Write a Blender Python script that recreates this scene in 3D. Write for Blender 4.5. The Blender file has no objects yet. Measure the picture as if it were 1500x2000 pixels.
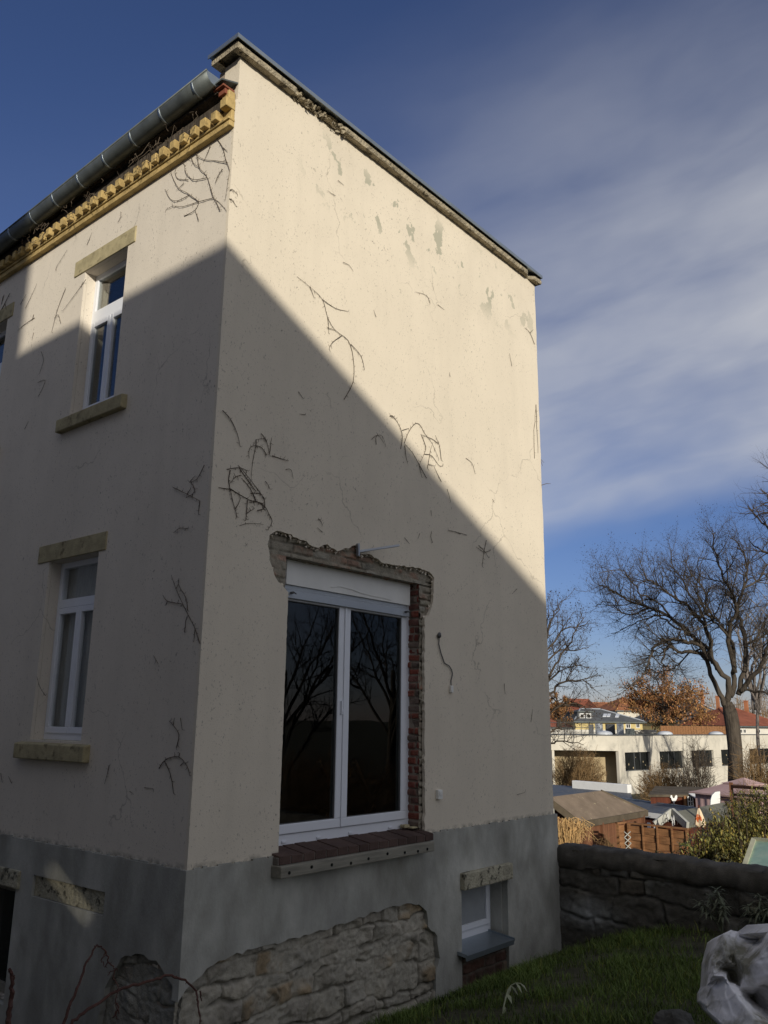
import bpy, bmesh, math, random
import numpy as np
from mathutils import Vector, noise
from mathutils.geometry import tessellate_polygon
random.seed(7); rng = np.random.default_rng(7)
SC = bpy.context.scene; COL = SC.collection
# ------------------------------------------------------------------ camera
Rw = np.array([[0.64272968,-0.76601348,0.01104126],[0.19242164,0.14746896,-0.97016845],[0.74153387,0.62568063,0.24218024]])
CAM = np.array([-3.92504743,-5.07728242,1.03208851]); FPX = 1631.0
cd = bpy.data.cameras.new('camera'); cam = bpy.data.objects.new('camera', cd); COL.objects.link(cam)
cd.sensor_fit = 'VERTICAL'; cd.sensor_height = 36.0; cd.sensor_width = 27.0
cd.lens = FPX/2000*36; cd.clip_start = 0.05; cd.clip_end = 8000
from mathutils import Matrix
cam.matrix_world = Matrix(((Rw[0][0],-Rw[1][0],-Rw[2][0],CAM[0]),(Rw[0][1],-Rw[1][1],-Rw[2][1],CAM[1]),(Rw[0][2],-Rw[1][2],-Rw[2][2],CAM[2]),(0,0,0,1)))
SC.camera = cam
# ------------------------------------------------------------------ light
SUN_A, SUN_B, SUN_T = 0.6, 0.8, 0.6*0.4637        # direction to the sun is (-A, -B, T)
EL = math.atan(SUN_T)
sl = bpy.data.lights.new('sun', 'SUN'); sun = bpy.data.objects.new('sun', sl); COL.objects.link(sun)
sl.energy = 2.88; sl.angle = math.radians(0.55); sl.color = (1.0, 0.925, 0.79)
sun.rotation_euler = Vector((SUN_A, SUN_B, -SUN_T)).to_track_quat('-Z', 'Y').to_euler()
W = bpy.data.worlds.new('World'); SC.world = W; W.use_nodes = True
SC.view_settings.view_transform = 'Standard'; SC.view_settings.look = 'None'
SC.view_settings.exposure = 0.45; SC.view_settings.gamma = 1.0; SC.view_settings.use_curve_mapping = False
def ray(u, v):
    d = Rw.T @ np.array([u-750.0, v-1000.0, FPX]); return d
def build_world():
    nt = W.node_tree; N = nt.nodes; L = nt.links; N.clear()
    out = N.new('ShaderNodeOutputWorld'); bg = N.new('ShaderNodeBackground'); L.new(bg.outputs[0], out.inputs[0])
    sky = N.new('ShaderNodeTexSky'); sky.sky_type = 'NISHITA'; sky.sun_disc = False
    sky.sun_elevation = EL; sky.sun_rotation = math.atan2(-SUN_A, -SUN_B)
    sky.air_density = 1.0; sky.dust_density = 0.15; sky.ozone_density = 5.0
    bg.inputs[1].default_value = 0.06
    tc = N.new('ShaderNodeTexCoord')
    d1 = Vector(ray(1040, 1078)).normalized(); d2 = Vector(ray(1500, 966)).normalized()
    nrm = d1.cross(d2).normalized()
    if nrm.z < 0: nrm = -nrm
    ax = (d2-d1).normalized()
    def dot(v):
        n = N.new('ShaderNodeVectorMath'); n.operation = 'DOT_PRODUCT'; L.new(tc.outputs['Generated'], n.inputs[0]); n.inputs[1].default_value = v; return n.outputs['Value']
    s = dot(nrm); t = dot(ax); q = dot(nrm.cross(ax))
    def math_(op, a, b=None, c=None):
        n = N.new('ShaderNodeMath'); n.operation = op
        for i, x in enumerate((a, b, c)):
            if x is None: continue
            if isinstance(x, (int, float)): n.inputs[i].default_value = x
            else: L.new(x, n.inputs[i])
        return n.outputs[0]
    def comb(x, y, z):
        n = N.new('ShaderNodeCombineXYZ')
        for i, k in enumerate((x, y, z)):
            if isinstance(k, (int, float)): n.inputs[i].default_value = k
            else: L.new(k, n.inputs[i])
        return n.outputs[0]
    def nz(vec, scale, det=5, rough=0.55):
        n = N.new('ShaderNodeTexNoise'); n.inputs['Scale'].default_value = scale; n.inputs['Detail'].default_value = det
        n.inputs['Roughness'].default_value = rough; L.new(vec, n.inputs['Vector']); return n.outputs[0]
    def ramp(x, a, b):
        n = N.new('ShaderNodeMapRange'); n.interpolation_type = 'SMOOTHSTEP'; L.new(x, n.inputs[0])
        n.inputs[1].default_value = a; n.inputs[2].default_value = b; return n.outputs[0]
    warp = math_('MULTIPLY_ADD', nz(comb(math_('MULTIPLY', t, 2.0), math_('MULTIPLY', s, 6.0), q), 2.0, 3), 0.05, -0.025)
    s2 = math_('ADD', s, warp)
    edge = ramp(s2, -0.006, 0.045)                     # crisp lower edge of the cirrus sheet
    fade = ramp(s2, 0.62, 0.06)                        # thins out upwards
    right = ramp(t, -0.42, 0.12)                        # thins out to the left
    streak = nz(comb(math_('MULTIPLY', t, 1.6), math_('MULTIPLY', s2, 4.2), q), 1.7, 5, 0.5)
    fine = nz(comb(math_('MULTIPLY', t, 2.4), math_('MULTIPLY', s2, 10.0), q), 2.2, 5, 0.55)
    streak = math_('MULTIPLY_ADD', fine, 0.20, math_('MULTIPLY', streak, 0.82))
    streak = ramp(streak, 0.30, 0.76)
    soft = ramp(nz(comb(t, math_('MULTIPLY', s2, 2.2), q), 2.3, 4), 0.33, 0.68)
    m1 = math_('MULTIPLY', edge, fade)
    m1 = math_('MULTIPLY', m1, math_('MULTIPLY_ADD', right, 0.8, 0.2))
    m1 = math_('MULTIPLY', m1, math_('MULTIPLY_ADD', streak, 0.60, math_('MULTIPLY_ADD', soft, 0.36, 0.20)))
    low = math_('MULTIPLY', math_('MULTIPLY', ramp(s2, -0.075, -0.03), ramp(s2, 0.0, -0.028)), math_('MULTIPLY', streak, ramp(t, 0.15, 0.4)))
    m1 = math_('ADD', m1, math_('MULTIPLY', low, 0.35))
    tint = N.new('ShaderNodeMixRGB'); tint.blend_type = 'MULTIPLY'; tint.inputs[0].default_value = 1; L.new(sky.outputs[0], tint.inputs[1]); tint.inputs[2].default_value = (1.0, .83, .97, 1)
    mx = N.new('ShaderNodeMixRGB'); L.new(m1, mx.inputs[0]); L.new(tint.outputs[0], mx.inputs[1])
    mx.inputs[2].default_value = (7.3, 7.4, 7.7, 1)
    # bright unseen cirrus added behind the camera as fill light for the shaded walls
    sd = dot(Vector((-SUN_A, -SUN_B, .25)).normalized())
    fill_veil = math_('MULTIPLY', ramp(sd, -0.05, 0.6), math_('MULTIPLY_ADD', soft, 0.3, 0.7))
    m2 = N.new('ShaderNodeMixRGB'); L.new(fill_veil, m2.inputs[0]); L.new(mx.outputs[0], m2.inputs[1]); m2.inputs[2].default_value = (6.0, 6.1, 6.6, 1)
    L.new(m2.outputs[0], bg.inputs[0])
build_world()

# ------------------------------------------------------------------ helpers
def P(u, v, d):                    # world point seen at photo pixel (u,v), d metres away horizontally
    r = ray(u, v); t = d/math.hypot(r[0], r[1]); return CAM + t*r
def PZ(u, v, z):
    r = ray(u, v); return CAM + r*((z-CAM[2])/r[2])
def on_gable(u, v, y=0.0):
    r = ray(u, v); return CAM + r*((y-CAM[1])/r[1])
def on_side(u, v, x=0.0):
    r = ray(u, v); return CAM + r*((x-CAM[0])/r[0])

def tag(o, label=None, cat=None, group=None, kind=None):
    if label: o['label'] = label
    if cat: o['category'] = cat
    if group: o['group'] = group
    if kind: o['kind'] = kind
    return o
def empty(name, loc, label, cat, group=None):
    o = bpy.data.objects.new(name, None); COL.objects.link(o); o.location = loc; o.empty_display_size = 0.2
    return tag(o, label, cat, group)

class MB:
    def __init__(s): s.v = []; s.f = []; s.c = []; s.cc = None
    def add(s, vs, fs, col=None):
        b = len(s.v); s.v += [tuple(map(float, p)) for p in vs]; s.f += [tuple(b+i for i in f) for f in fs]
        if col is not None or s.c: 
            if len(s.c) < b: s.c += [(1,1,1)]*(b-len(s.c))
            s.c += [col if col is not None else (1,1,1)]*len(vs)
        return s
    def box(s, lo, hi, M=None, col=None):
        x0,y0,z0 = lo; x1,y1,z1 = hi
        vs = [(x0,y0,z0),(x1,y0,z0),(x1,y1,z0),(x0,y1,z0),(x0,y0,z1),(x1,y0,z1),(x1,y1,z1),(x0,y1,z1)]
        if M: vs = [M(*p) for p in vs]
        return s.add(vs, [(0,3,2,1),(4,5,6,7),(0,1,5,4),(1,2,6,5),(2,3,7,6),(3,0,4,7)], col)
    def bar(s, a, b, w, h, col=None):     # rectangular bar from a to b
        a = Vector(a); b = Vector(b); d = (b-a).normalized(); up = Vector((0,0,1))
        if abs(d.z) > .95: up = Vector((1,0,0))
        x = d.cross(up).normalized()*w/2; y = x.normalized().cross(d)*h/2
        vs = [a-x-y,a+x-y,a+x+y,a-x+y,b-x-y,b+x-y,b+x+y,b-x+y]
        return s.add(vs, [(0,3,2,1),(4,5,6,7),(0,1,5,4),(1,2,6,5),(2,3,7,6),(3,0,4,7)], col)
    def tube(s, pts, radii, n=5, col=None, cap=True):
        pts = [Vector(p) for p in pts]; m = len(pts)
        if isinstance(radii, (int, float)): radii = [radii]*m
        vs = []; fs = []; ref = Vector((0.31,0.52,0.79))
        for i, p in enumerate(pts):
            d = (pts[min(i+1,m-1)]-pts[max(i-1,0)])
            if d.length < 1e-9: d = Vector((0,0,1))
            d.normalize()
            x = d.cross(ref)
            if x.length < 1e-3: x = d.cross(Vector((1,0,0)))
            x.normalize(); y = d.cross(x); ref = -y if False else ref
            for k in range(n):
                a = 2*math.pi*k/n; vs.append(p+(x*math.cos(a)+y*math.sin(a))*radii[i])
        for i in range(m-1):
            for k in range(n):
                k2 = (k+1)%n; fs.append((i*n+k, i*n+k2, (i+1)*n+k2, (i+1)*n+k))
        if cap: fs.append(tuple(range(n-1,-1,-1))); fs.append(tuple((m-1)*n+k for k in range(n)))
        return s.add(vs, fs, col)
    def prism(s, poly, h0, h1, M, col=None):      # poly in (u,w), extruded d from h0 to h1
        n = len(poly)
        vs = [M(u,h0,w) for u,w in poly]+[M(u,h1,w) for u,w in poly]
        tri = tessellate_polygon([[Vector((u,w,0)) for u,w in poly]])
        fs = [tuple(t) for t in tri]+[tuple(n+i for i in reversed(t)) for t in tri]
        fs += [(i,(i+1)%n,n+(i+1)%n,n+i) for i in range(n)]
        return s.add(vs, fs, col)
    def slab(s, outer, holes, h0, h1, M, col=None):
        loops = [outer]+holes; allp = [p for l in loops for p in l]; n = len(allp)
        tri = tessellate_polygon([[Vector((u,w,0)) for u,w in l] for l in loops])
        vs = [M(u,h0,w) for u,w in allp]+[M(u,h1,w) for u,w in allp]
        fs = [tuple(t) for t in tri]+[tuple(n+i for i in reversed(t)) for t in tri]
        b = 0
        for l in loops:
            k = len(l); fs += [(b+i,b+(i+1)%k,n+b+(i+1)%k,n+b+i) for i in range(k)]; b += k
        return s.add(vs, fs, col)
    def build(s, name, mats, parent=None, smooth=False, bevel=0, recalc=True):
        me = bpy.data.meshes.new(name); me.from_pydata(s.v, [], s.f); 
        if s.c:
            a = me.color_attributes.new('col', 'FLOAT_COLOR', 'POINT')
            c = np.ones((len(s.v),4), np.float32); c[:len(s.c),:3] = np.array(s.c, np.float32)[:len(s.v)]
            a.data.foreach_set('color', c.ravel())
        if recalc:
            bm = bmesh.new(); bm.from_mesh(me); bmesh.ops.recalc_face_normals(bm, faces=bm.faces); bm.to_mesh(me); bm.free()
        if smooth: me.polygons.foreach_set('use_smooth', [True]*len(me.polygons))
        o = bpy.data.objects.new(name, me); COL.objects.link(o)
        me.materials.append(mats)
        if bevel:
            b = o.modifiers.new('bevel', 'BEVEL'); b.width = bevel; b.segments = 2; b.limit_method = 'ANGLE'
        if parent:
            o.parent = parent; o.matrix_parent_inverse = world_inv(parent)
        return o
def world_inv(p):
    m = Matrix.Identity(4); q = p
    while q:
        m = q.matrix_parent_inverse.copy() @ Matrix.LocRotScale(q.location, q.rotation_euler, q.scale) @ m if q.parent else Matrix.LocRotScale(q.location, q.rotation_euler, q.scale) @ m
        q = q.parent
    return m.inverted()
def grid_obj(name, V, nu, nv, mat_, parent=None, col=None, smooth=True):
    idx = np.arange(nu*nv).reshape(nu, nv)
    q = np.stack([idx[:-1,:-1], idx[1:,:-1], idx[1:,1:], idx[:-1,1:]], -1).reshape(-1,4)
    me = bpy.data.meshes.new(name); me.from_pydata(V.reshape(-1,3).tolist(), [], q.tolist())
    if col is not None:
        a = me.color_attributes.new('col', 'FLOAT_COLOR', 'POINT')
        c = np.ones((nu*nv,4), np.float32); c[:,:3] = col.reshape(-1,3); a.data.foreach_set('color', c.ravel())
    if smooth: me.polygons.foreach_set('use_smooth', [True]*len(me.polygons))
    me.materials.append(mat_); o = bpy.data.objects.new(name, me); COL.objects.link(o)
    if parent: o.parent = parent; o.matrix_parent_inverse = world_inv(parent)
    return o
MG = lambda u, d, w: (u, d, w)        # gable frame: u = X, d = inwards
MS = lambda u, d, w: (d, u, w)        # side frame: u = Y, d = inwards

# numpy value noise
_T = rng.random((256,256))
def vn(x, y):
    xi = np.floor(x).astype(int); yi = np.floor(y).astype(int); fx = x-xi; fy = y-yi
    fx = fx*fx*(3-2*fx); fy = fy*fy*(3-2*fy)
    g = lambda a, b: _T[a%256, b%256]
    return (g(xi,yi)*(1-fx)+g(xi+1,yi)*fx)*(1-fy)+(g(xi,yi+1)*(1-fx)+g(xi+1,yi+1)*fx)*fy
def fbm(x, y, o=4):
    r = 0; a = .5; n = 0
    for i in range(o): r = r+a*vn(x*2**i+17*i, y*2**i+31*i); n += a; a *= .5
    return r/n

# ------------------------------------------------------------------ materials
def mat(name, col, rough=.85, var=.18, scale=3.0, bump=0.0, bscale=60.0, metal=0.0, spec=.25, attr=False, col2=None, s2=8.0, th=(.5,.62), stretch=None, bdist=.01):
    m = bpy.data.materials.new(name); m.use_nodes = True; nt = m.node_tree; N = nt.nodes; L = nt.links
    b = N['Principled BSDF']; b.inputs['Roughness'].default_value = rough; b.inputs['Metallic'].default_value = metal
    b.inputs['Specular IOR Level'].default_value = spec
    tc = N.new('ShaderNodeTexCoord'); vec = tc.outputs['Object']
    if stretch:
        mp = N.new('ShaderNodeMapping'); mp.inputs['Scale'].default_value = stretch; L.new(vec, mp.inputs[0]); vec = mp.outputs[0]
    def nz(sc, det=5, ro=.6):
        n = N.new('ShaderNodeTexNoise'); n.inputs['Scale'].default_value = sc; n.inputs['Detail'].default_value = det; n.inputs['Roughness'].default_value = ro
        L.new(vec, n.inputs['Vector']); return n.outputs[0]
    def rng_(x, a, c, lo, hi):
        n = N.new('ShaderNodeMapRange'); L.new(x, n.inputs[0])
        for i, k in enumerate((a, c, lo, hi)): n.inputs[i+1].default_value = k
        return n.outputs[0]
    def mixc(fac, a, c, mode='MIX'):
        n = N.new('ShaderNodeMixRGB'); n.blend_type = mode
        for i, k in enumerate((fac, a, c)):
            if hasattr(k, 'is_linked'): L.new(k, n.inputs[i])
            elif isinstance(k, (int,float)): n.inputs[i].default_value = k
            else: n.inputs[i].default_value = (*k, 1)
        return n.outputs[0]
    c = mixc(1.0, (*col,), (1,1,1), 'MULTIPLY')
    g = rng_(nz(scale), .3, .7, 1-var, 1+var)
    cb = N.new('ShaderNodeCombineXYZ'); [L.new(g, cb.inputs[i]) for i in range(3)]
    c = mixc(1.0, c, cb.outputs[0], 'MULTIPLY')
    if col2 is not None: c = mixc(rng_(nz(s2), th[0], th[1], 0, 1), c, col2)
    if attr:
        at = N.new('ShaderNodeAttribute'); at.attribute_name = 'col'; c = mixc(1.0, c, at.outputs['Color'], 'MULTIPLY')
    L.new(c, b.inputs['Base Color'])
    if bump:
        bp = N.new('ShaderNodeBump'); bp.inputs['Strength'].default_value = bump; bp.inputs['Distance'].default_value = bdist
        L.new(nz(bscale, 4), bp.inputs['Height']); L.new(bp.outputs[0], b.inputs['Normal'])
    m['_'] = 0
    m.node_tree.nodes['Principled BSDF'].label = 'B'
    return m
def node_tools(m):
    nt = m.node_tree; return nt, nt.nodes, nt.links
def stucco(name, col, peel=False):
    m = mat(name, col, .92, .06, 1.1, .35, 90, bdist=.006)
    nt, N, L = node_tools(m); b = N['Principled BSDF']; src = b.inputs['Base Color'].links[0].from_socket
    tc = N.new('ShaderNodeTexCoord'); vec = tc.outputs['Object']
    def nz(sc, det=2, v=vec, ro=.5):
        n = N.new('ShaderNodeTexNoise'); n.inputs['Scale'].default_value = sc; n.inputs['Detail'].default_value = det; n.inputs['Roughness'].default_value = ro; L.new(v, n.inputs['Vector']); return n.outputs[0]
    def rr(x, a, c, lo=0., hi=1.):
        n = N.new('ShaderNodeMapRange'); L.new(x, n.inputs[0]); n.inputs[1].default_value = a; n.inputs[2].default_value = c; n.inputs[3].default_value = lo; n.inputs[4].default_value = hi; return n.outputs[0]
    def mul(a, c):
        n = N.new('ShaderNodeMath'); n.operation = 'MULTIPLY'; L.new(a, n.inputs[0])
        if isinstance(c, float): n.inputs[1].default_value = c
        else: L.new(c, n.inputs[1])
        return n.outputs[0]
    def mix(f, a, c):
        n = N.new('ShaderNodeMixRGB'); L.new(f, n.inputs[0]); L.new(a, n.inputs[1]); n.inputs[2].default_value = (*c, 1); return n.outputs[0]
    # dark specks left by creeper suckers, clustered
    mp = N.new('ShaderNodeMapping'); mp.inputs['Scale'].default_value = (1,1,.62); mp.inputs['Rotation'].default_value = (.35,.3,0); L.new(vec, mp.inputs[0])
    sp = rr(nz(40, 3, mp.outputs[0], .75), .632, .675); cl = rr(nz(2.3, 3), .36, .62, .3, 1)
    c = mix(mul(mul(sp, cl), .7), src, (.13,.11,.085))
    sp2 = rr(nz(75, 2, mp.outputs[0], .7), .64, .70); c = mix(mul(mul(sp2, cl), .6), c, (.16,.13,.10))
    wn = N.new('ShaderNodeTexNoise'); wn.inputs['Scale'].default_value = 2.5; wn.inputs['Detail'].default_value = 5; L.new(vec, wn.inputs['Vector'])
    wa = N.new('ShaderNodeVectorMath'); wa.operation = 'MULTIPLY_ADD'; L.new(wn.outputs['Color'], wa.inputs[0]); wa.inputs[1].default_value = (.5,.5,.5); L.new(vec, wa.inputs[2])
    vo = N.new('ShaderNodeTexVoronoi'); vo.feature = 'DISTANCE_TO_EDGE'; vo.inputs['Scale'].default_value = .55; L.new(wa.outputs[0], vo.inputs['Vector'])
    c = mix(mul(mul(rr(vo.outputs['Distance'], .0035, .001), rr(nz(.9, 3), .52, .6)), .45), c, (.2,.17,.13))
    c = mix(mul(rr(nz(.55, 4), .52, .64), .12), c, tuple(x*.80 for x in col))
    sx = N.new('ShaderNodeSeparateXYZ'); L.new(vec, sx.inputs[0])
    # faint vertical rain marks and grime above the plinth
    mv = N.new('ShaderNodeMapping'); mv.inputs['Scale'].default_value = (3,3,.35); L.new(vec, mv.inputs[0])
    c = mix(mul(rr(nz(1.5, 4, mv.outputs[0]), .5, .75), .18), c, tuple(x*.72 for x in col))
    base = mul(rr(sx.outputs[2], .045, .0), rr(nz(14, 4), .40, .62)); c = mix(mul(base, .8), c, (.10,.095,.07))
    if peel:
        band = mul(rr(sx.outputs[2], 5.78, 6.1), rr(sx.outputs[2], 6.75, 6.5)); band = mul(band, mul(rr(sx.outputs[0], .75, 1.25), rr(sx.outputs[0], 5.3, 4.2, .35, 1)))
        mq = N.new('ShaderNodeMapping'); mq.inputs['Scale'].default_value = (1.25,1,.95); mq.inputs['Location'].default_value = (3.1,0,.6); L.new(vec, mq.inputs[0])
        pt = rr(nz(3.0, 5, mq.outputs[0], .58), .572, .585); c = mix(mul(pt, band), c, (.43,.41,.32))
    L.new(c, b.inputs['Base Color'])
    return m
def glass(name, tint=(.9,.93,.92), f0=.05):
    m = bpy.data.materials.new(name); m.use_nodes = True; nt, N, L = node_tools(m); N.clear()
    o = N.new('ShaderNodeOutputMaterial'); mx = N.new('ShaderNodeMixShader'); tr = N.new('ShaderNodeBsdfTransparent'); gl = N.new('ShaderNodeBsdfGlossy'); lw = N.new('ShaderNodeLayerWeight'); lw.inputs[0].default_value = .5
    p = N.new('ShaderNodeMath'); p.operation = 'POWER'; L.new(lw.outputs['Facing'], p.inputs[0]); p.inputs[1].default_value = 5
    q = N.new('ShaderNodeMath'); q.operation = 'MULTIPLY_ADD'; L.new(p.outputs[0], q.inputs[0]); q.inputs[1].default_value = 1-f0; q.inputs[2].default_value = f0
    tr.inputs[0].default_value = (*tint,1); gl.inputs['Roughness'].default_value = .004
    tc = N.new('ShaderNodeTexCoord'); nz = N.new('ShaderNodeTexNoise'); nz.inputs['Scale'].default_value = 1.7; nz.inputs['Detail'].default_value = 1; L.new(tc.outputs['Object'], nz.inputs['Vector'])
    bp = N.new('ShaderNodeBump'); bp.inputs['Strength'].default_value = .25; bp.inputs['Distance'].default_value = .004; L.new(nz.outputs[0], bp.inputs['Height']); L.new(bp.outputs[0], gl.inputs['Normal'])
    L.new(q.outputs[0], mx.inputs[0]); L.new(tr.outputs[0], mx.inputs[1]); L.new(gl.outputs[0], mx.inputs[2]); L.new(mx.outputs[0], o.inputs[0])
    return m
M = {}
M['plaster'] = stucco('cream_plaster', (.715,.64,.515), True)
M['plaster2'] = stucco('cream_plaster_street_side', (.71,.645,.545))
M['plinth'] = mat('cement_plinth', (.41,.405,.36), .9, .42, 1.6, .35, 60, col2=(.22,.215,.18), s2=2.4, th=(.42,.78), stretch=(1,1,.6))
M['masonry'] = mat('masonry', (1,1,1), .95, .12, 20, .6, 70, attr=True, bdist=.012)
M['core'] = mat('wall_core', (.3,.25,.2), .95, .2, 8, .3, 40)
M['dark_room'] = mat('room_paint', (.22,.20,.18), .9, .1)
M['sandstone'] = mat('yellow_sandstone', (.40,.345,.205), .9, .22, 9, .4, 60, col2=(.19,.16,.09), s2=11, th=(.56,.68))
M['sandstone_pale'] = mat('weathered_stone', (.40,.37,.27), .95, .25, 8, .8, 25, col2=(.09,.085,.06), s2=13, th=(.55,.64), bdist=.03)
M['cornice'] = mat('yellow_brick', (.46,.335,.14), .9, .3, 7, .5, 50, col2=(.22,.16,.07), s2=9, th=(.58,.7))
M['concrete'] = mat('old_concrete', (.36,.31,.22), .95, .3, 9, .9, 28, col2=(.10,.085,.06), s2=12, th=(.55,.66), bdist=.03)
M['zinc'] = mat('zinc_sheet', (.15,.168,.165), .5, .3, 5, .05, 20, metal=.55, spec=.4)
M['flash'] = mat('zinc_flashing', (.33,.38,.42), .35, .12, 3, 0, 20, metal=.8, spec=.5)
M['pvc'] = mat('white_pvc', (.78,.80,.84), .35, .03, 3, 0, spec=.5)
M['pvc_warm'] = mat('white_panel', (.78,.77,.72), .5, .06, 4, 0, spec=.4)
M['alu'] = mat('grey_aluminium', (.42,.45,.48), .4, .06, 4, 0, metal=.3, spec=.5)
M['glass'] = glass('window_glass', (.96,.97,.96), .045)
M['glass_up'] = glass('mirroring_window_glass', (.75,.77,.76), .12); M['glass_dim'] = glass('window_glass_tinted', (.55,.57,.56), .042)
M['frost'] = mat('frosted_glass', (.33,.35,.36), .25, .08, 6, 0, spec=.6)
M['curtain'] = mat('net_curtain', (.36,.37,.37), .95, .2, 14, .2, 30, stretch=(1,6,.4))
M['timber'] = mat('weathered_timber', (.25,.235,.19), .85, .25, 5, .3, 30, stretch=(.6,6,8))
M['ivy'] = mat('dead_creeper_bark', (.115,.09,.066), .95, .35, 20, 0)
M['cane'] = mat('bramble_bark', (.075,.035,.026), .7, .4, 12, .2, 60)
M['cable'] = mat('grey_cable', (.12,.12,.12), .6, .1)
M['steel'] = mat('galvanised_rod', (.33,.35,.38), .4, .15, metal=.6)
M['slate'] = mat('slate_roof', (.10,.105,.11), .7, .25, 1.5, .4, 9)
M['tile_red'] = mat('red_tile_roof', (.25,.085,.05), .85, .3, .8, .6, 5)
M['tile_orange'] = mat('orange_tile_roof', (.33,.135,.065), .85, .3, .6, .6, 5)
M['wall_white'] = mat('white_render', (.66,.63,.56), .9, .1, 1)
M['wall_yellow'] = mat('yellow_render', (.58,.47,.22), .9, .15, 1)
M['wall_cream'] = mat('school_render', (.62,.58,.49), .92, .12, .5, .15, 12, col2=(.44,.42,.36), s2=1.4, th=(.5,.8))
M['wall_beige'] = mat('beige_render', (.45,.36,.22), .92, .12, .5)
M['dark_glass'] = mat('dark_panes', (.018,.02,.02), .08, .2, 2, 0, spec=.5)
M['roof_felt'] = mat('brown_roofing_felt', (.20,.155,.115), .95, .22, 3, .5, 35, col2=(.42,.36,.22), s2=13, th=(.66,.70))
M['felt_grey'] = mat('grey_green_felt', (.165,.165,.135), .95, .15, 3, .4, 40)
M['felt_dark'] = mat('mossy_dark_felt', (.105,.085,.06), .95, .3, 3, .4, 30)
M['blue_roof'] = mat('blue_grey_sheet', (.085,.10,.125), .6, .2, 2, .2, 30, col2=(.13,.13,.13), s2=5)
M['wood_red'] = mat('red_brown_boards', (.17,.078,.042), .85, .35, 2.5, .4, 18, stretch=(6,6,.5))
M['wood_fence'] = mat('orange_brown_boards', (.24,.12,.055), .85, .35, 4, .4, 22, stretch=(1,1,7))
M['wood_dark'] = mat('dark_red_boards', (.10,.028,.014), .8, .3, 2.5, .3, 18, stretch=(6,6,.5))
M['wood_grey'] = mat('grey_painted_wood', (.42,.42,.38), .8, .15, 5)
M['reed'] = mat('straw_reed', (.50,.33,.15), .9, .35, 14)
M['white_paint'] = mat('white_paint', (.80,.80,.78), .6, .05, 4)
M['canopy'] = mat('faded_pink_canvas', (.45,.31,.30), .9, .15, 2, .2, 20)
M['parasol'] = mat('striped_parasol_cloth', (.72,.58,.40), .9, .05, 3, 0, col2=(.50,.11,.03), s2=6.5, th=(.52,.56))
M['pot'] = mat('terracotta', (.42,.17,.07), .85, .2, 12)
M['green_glass'] = mat('algae_pane', (.23,.36,.28), .35, .22, 6, .1, 30, spec=.5, col2=(.33,.44,.34), s2=5)
M['frame_olive'] = mat('pale_olive_frame', (.40,.40,.30), .8, .15, 8)
M['bark'] = mat('grey_brown_bark', (.078,.064,.05), .95, .35, 4, .9, 9, bdist=.05, stretch=(2,2,.5))
M['twig'] = mat('dark_twigs', (.075,.058,.043), .95, .2, 2)
M['twig_warm'] = mat('brown_shrub_twigs', (.21,.135,.065), .95, .3, 3)
M['leaf_orange'] = mat('dry_oak_leaves', (.33,.175,.07), .9, .35, .8, attr=True)
M['leaf_dark'] = mat('dry_seed_clusters', (.055,.04,.028), .95, .3, 2)
M['leaf_green'] = mat('leathery_leaves', (.155,.15,.05), .45, .3, 5, attr=True, spec=.5)
M['leaf_grey'] = mat('grey_green_leaves', (.135,.15,.10), .7, .25, 14)
M['leaf_pale'] = mat('pale_fading_leaves', (.27,.29,.19), .8, .25, 14)
M['grass'] = mat('grass_blades', (.085,.125,.028), .7, .25, 1.4, attr=True, spec=.2)
M['soil'] = mat('garden_soil', (.060,.058,.034), 1.0, .4, 5, 1.0, 25, bdist=.03)
M['tarp'] = mat('dirty_woven_bag', (.84,.83,.83), .85, .10, 3, .4, 160, col2=(.25,.24,.18), s2=3.1, th=(.48,.62), bdist=.003)
M['stone_dark'] = mat('dark_stone', (.07,.068,.06), .95, .3, 9, .8, 30)
M['plaster_neigh'] = mat('pale_neighbour_render', (.66,.60,.53), .95, .15, 1)
M['dome'] = mat('milky_acrylic', (.55,.58,.62), .3, .05, 2, spec=.5)

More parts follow.
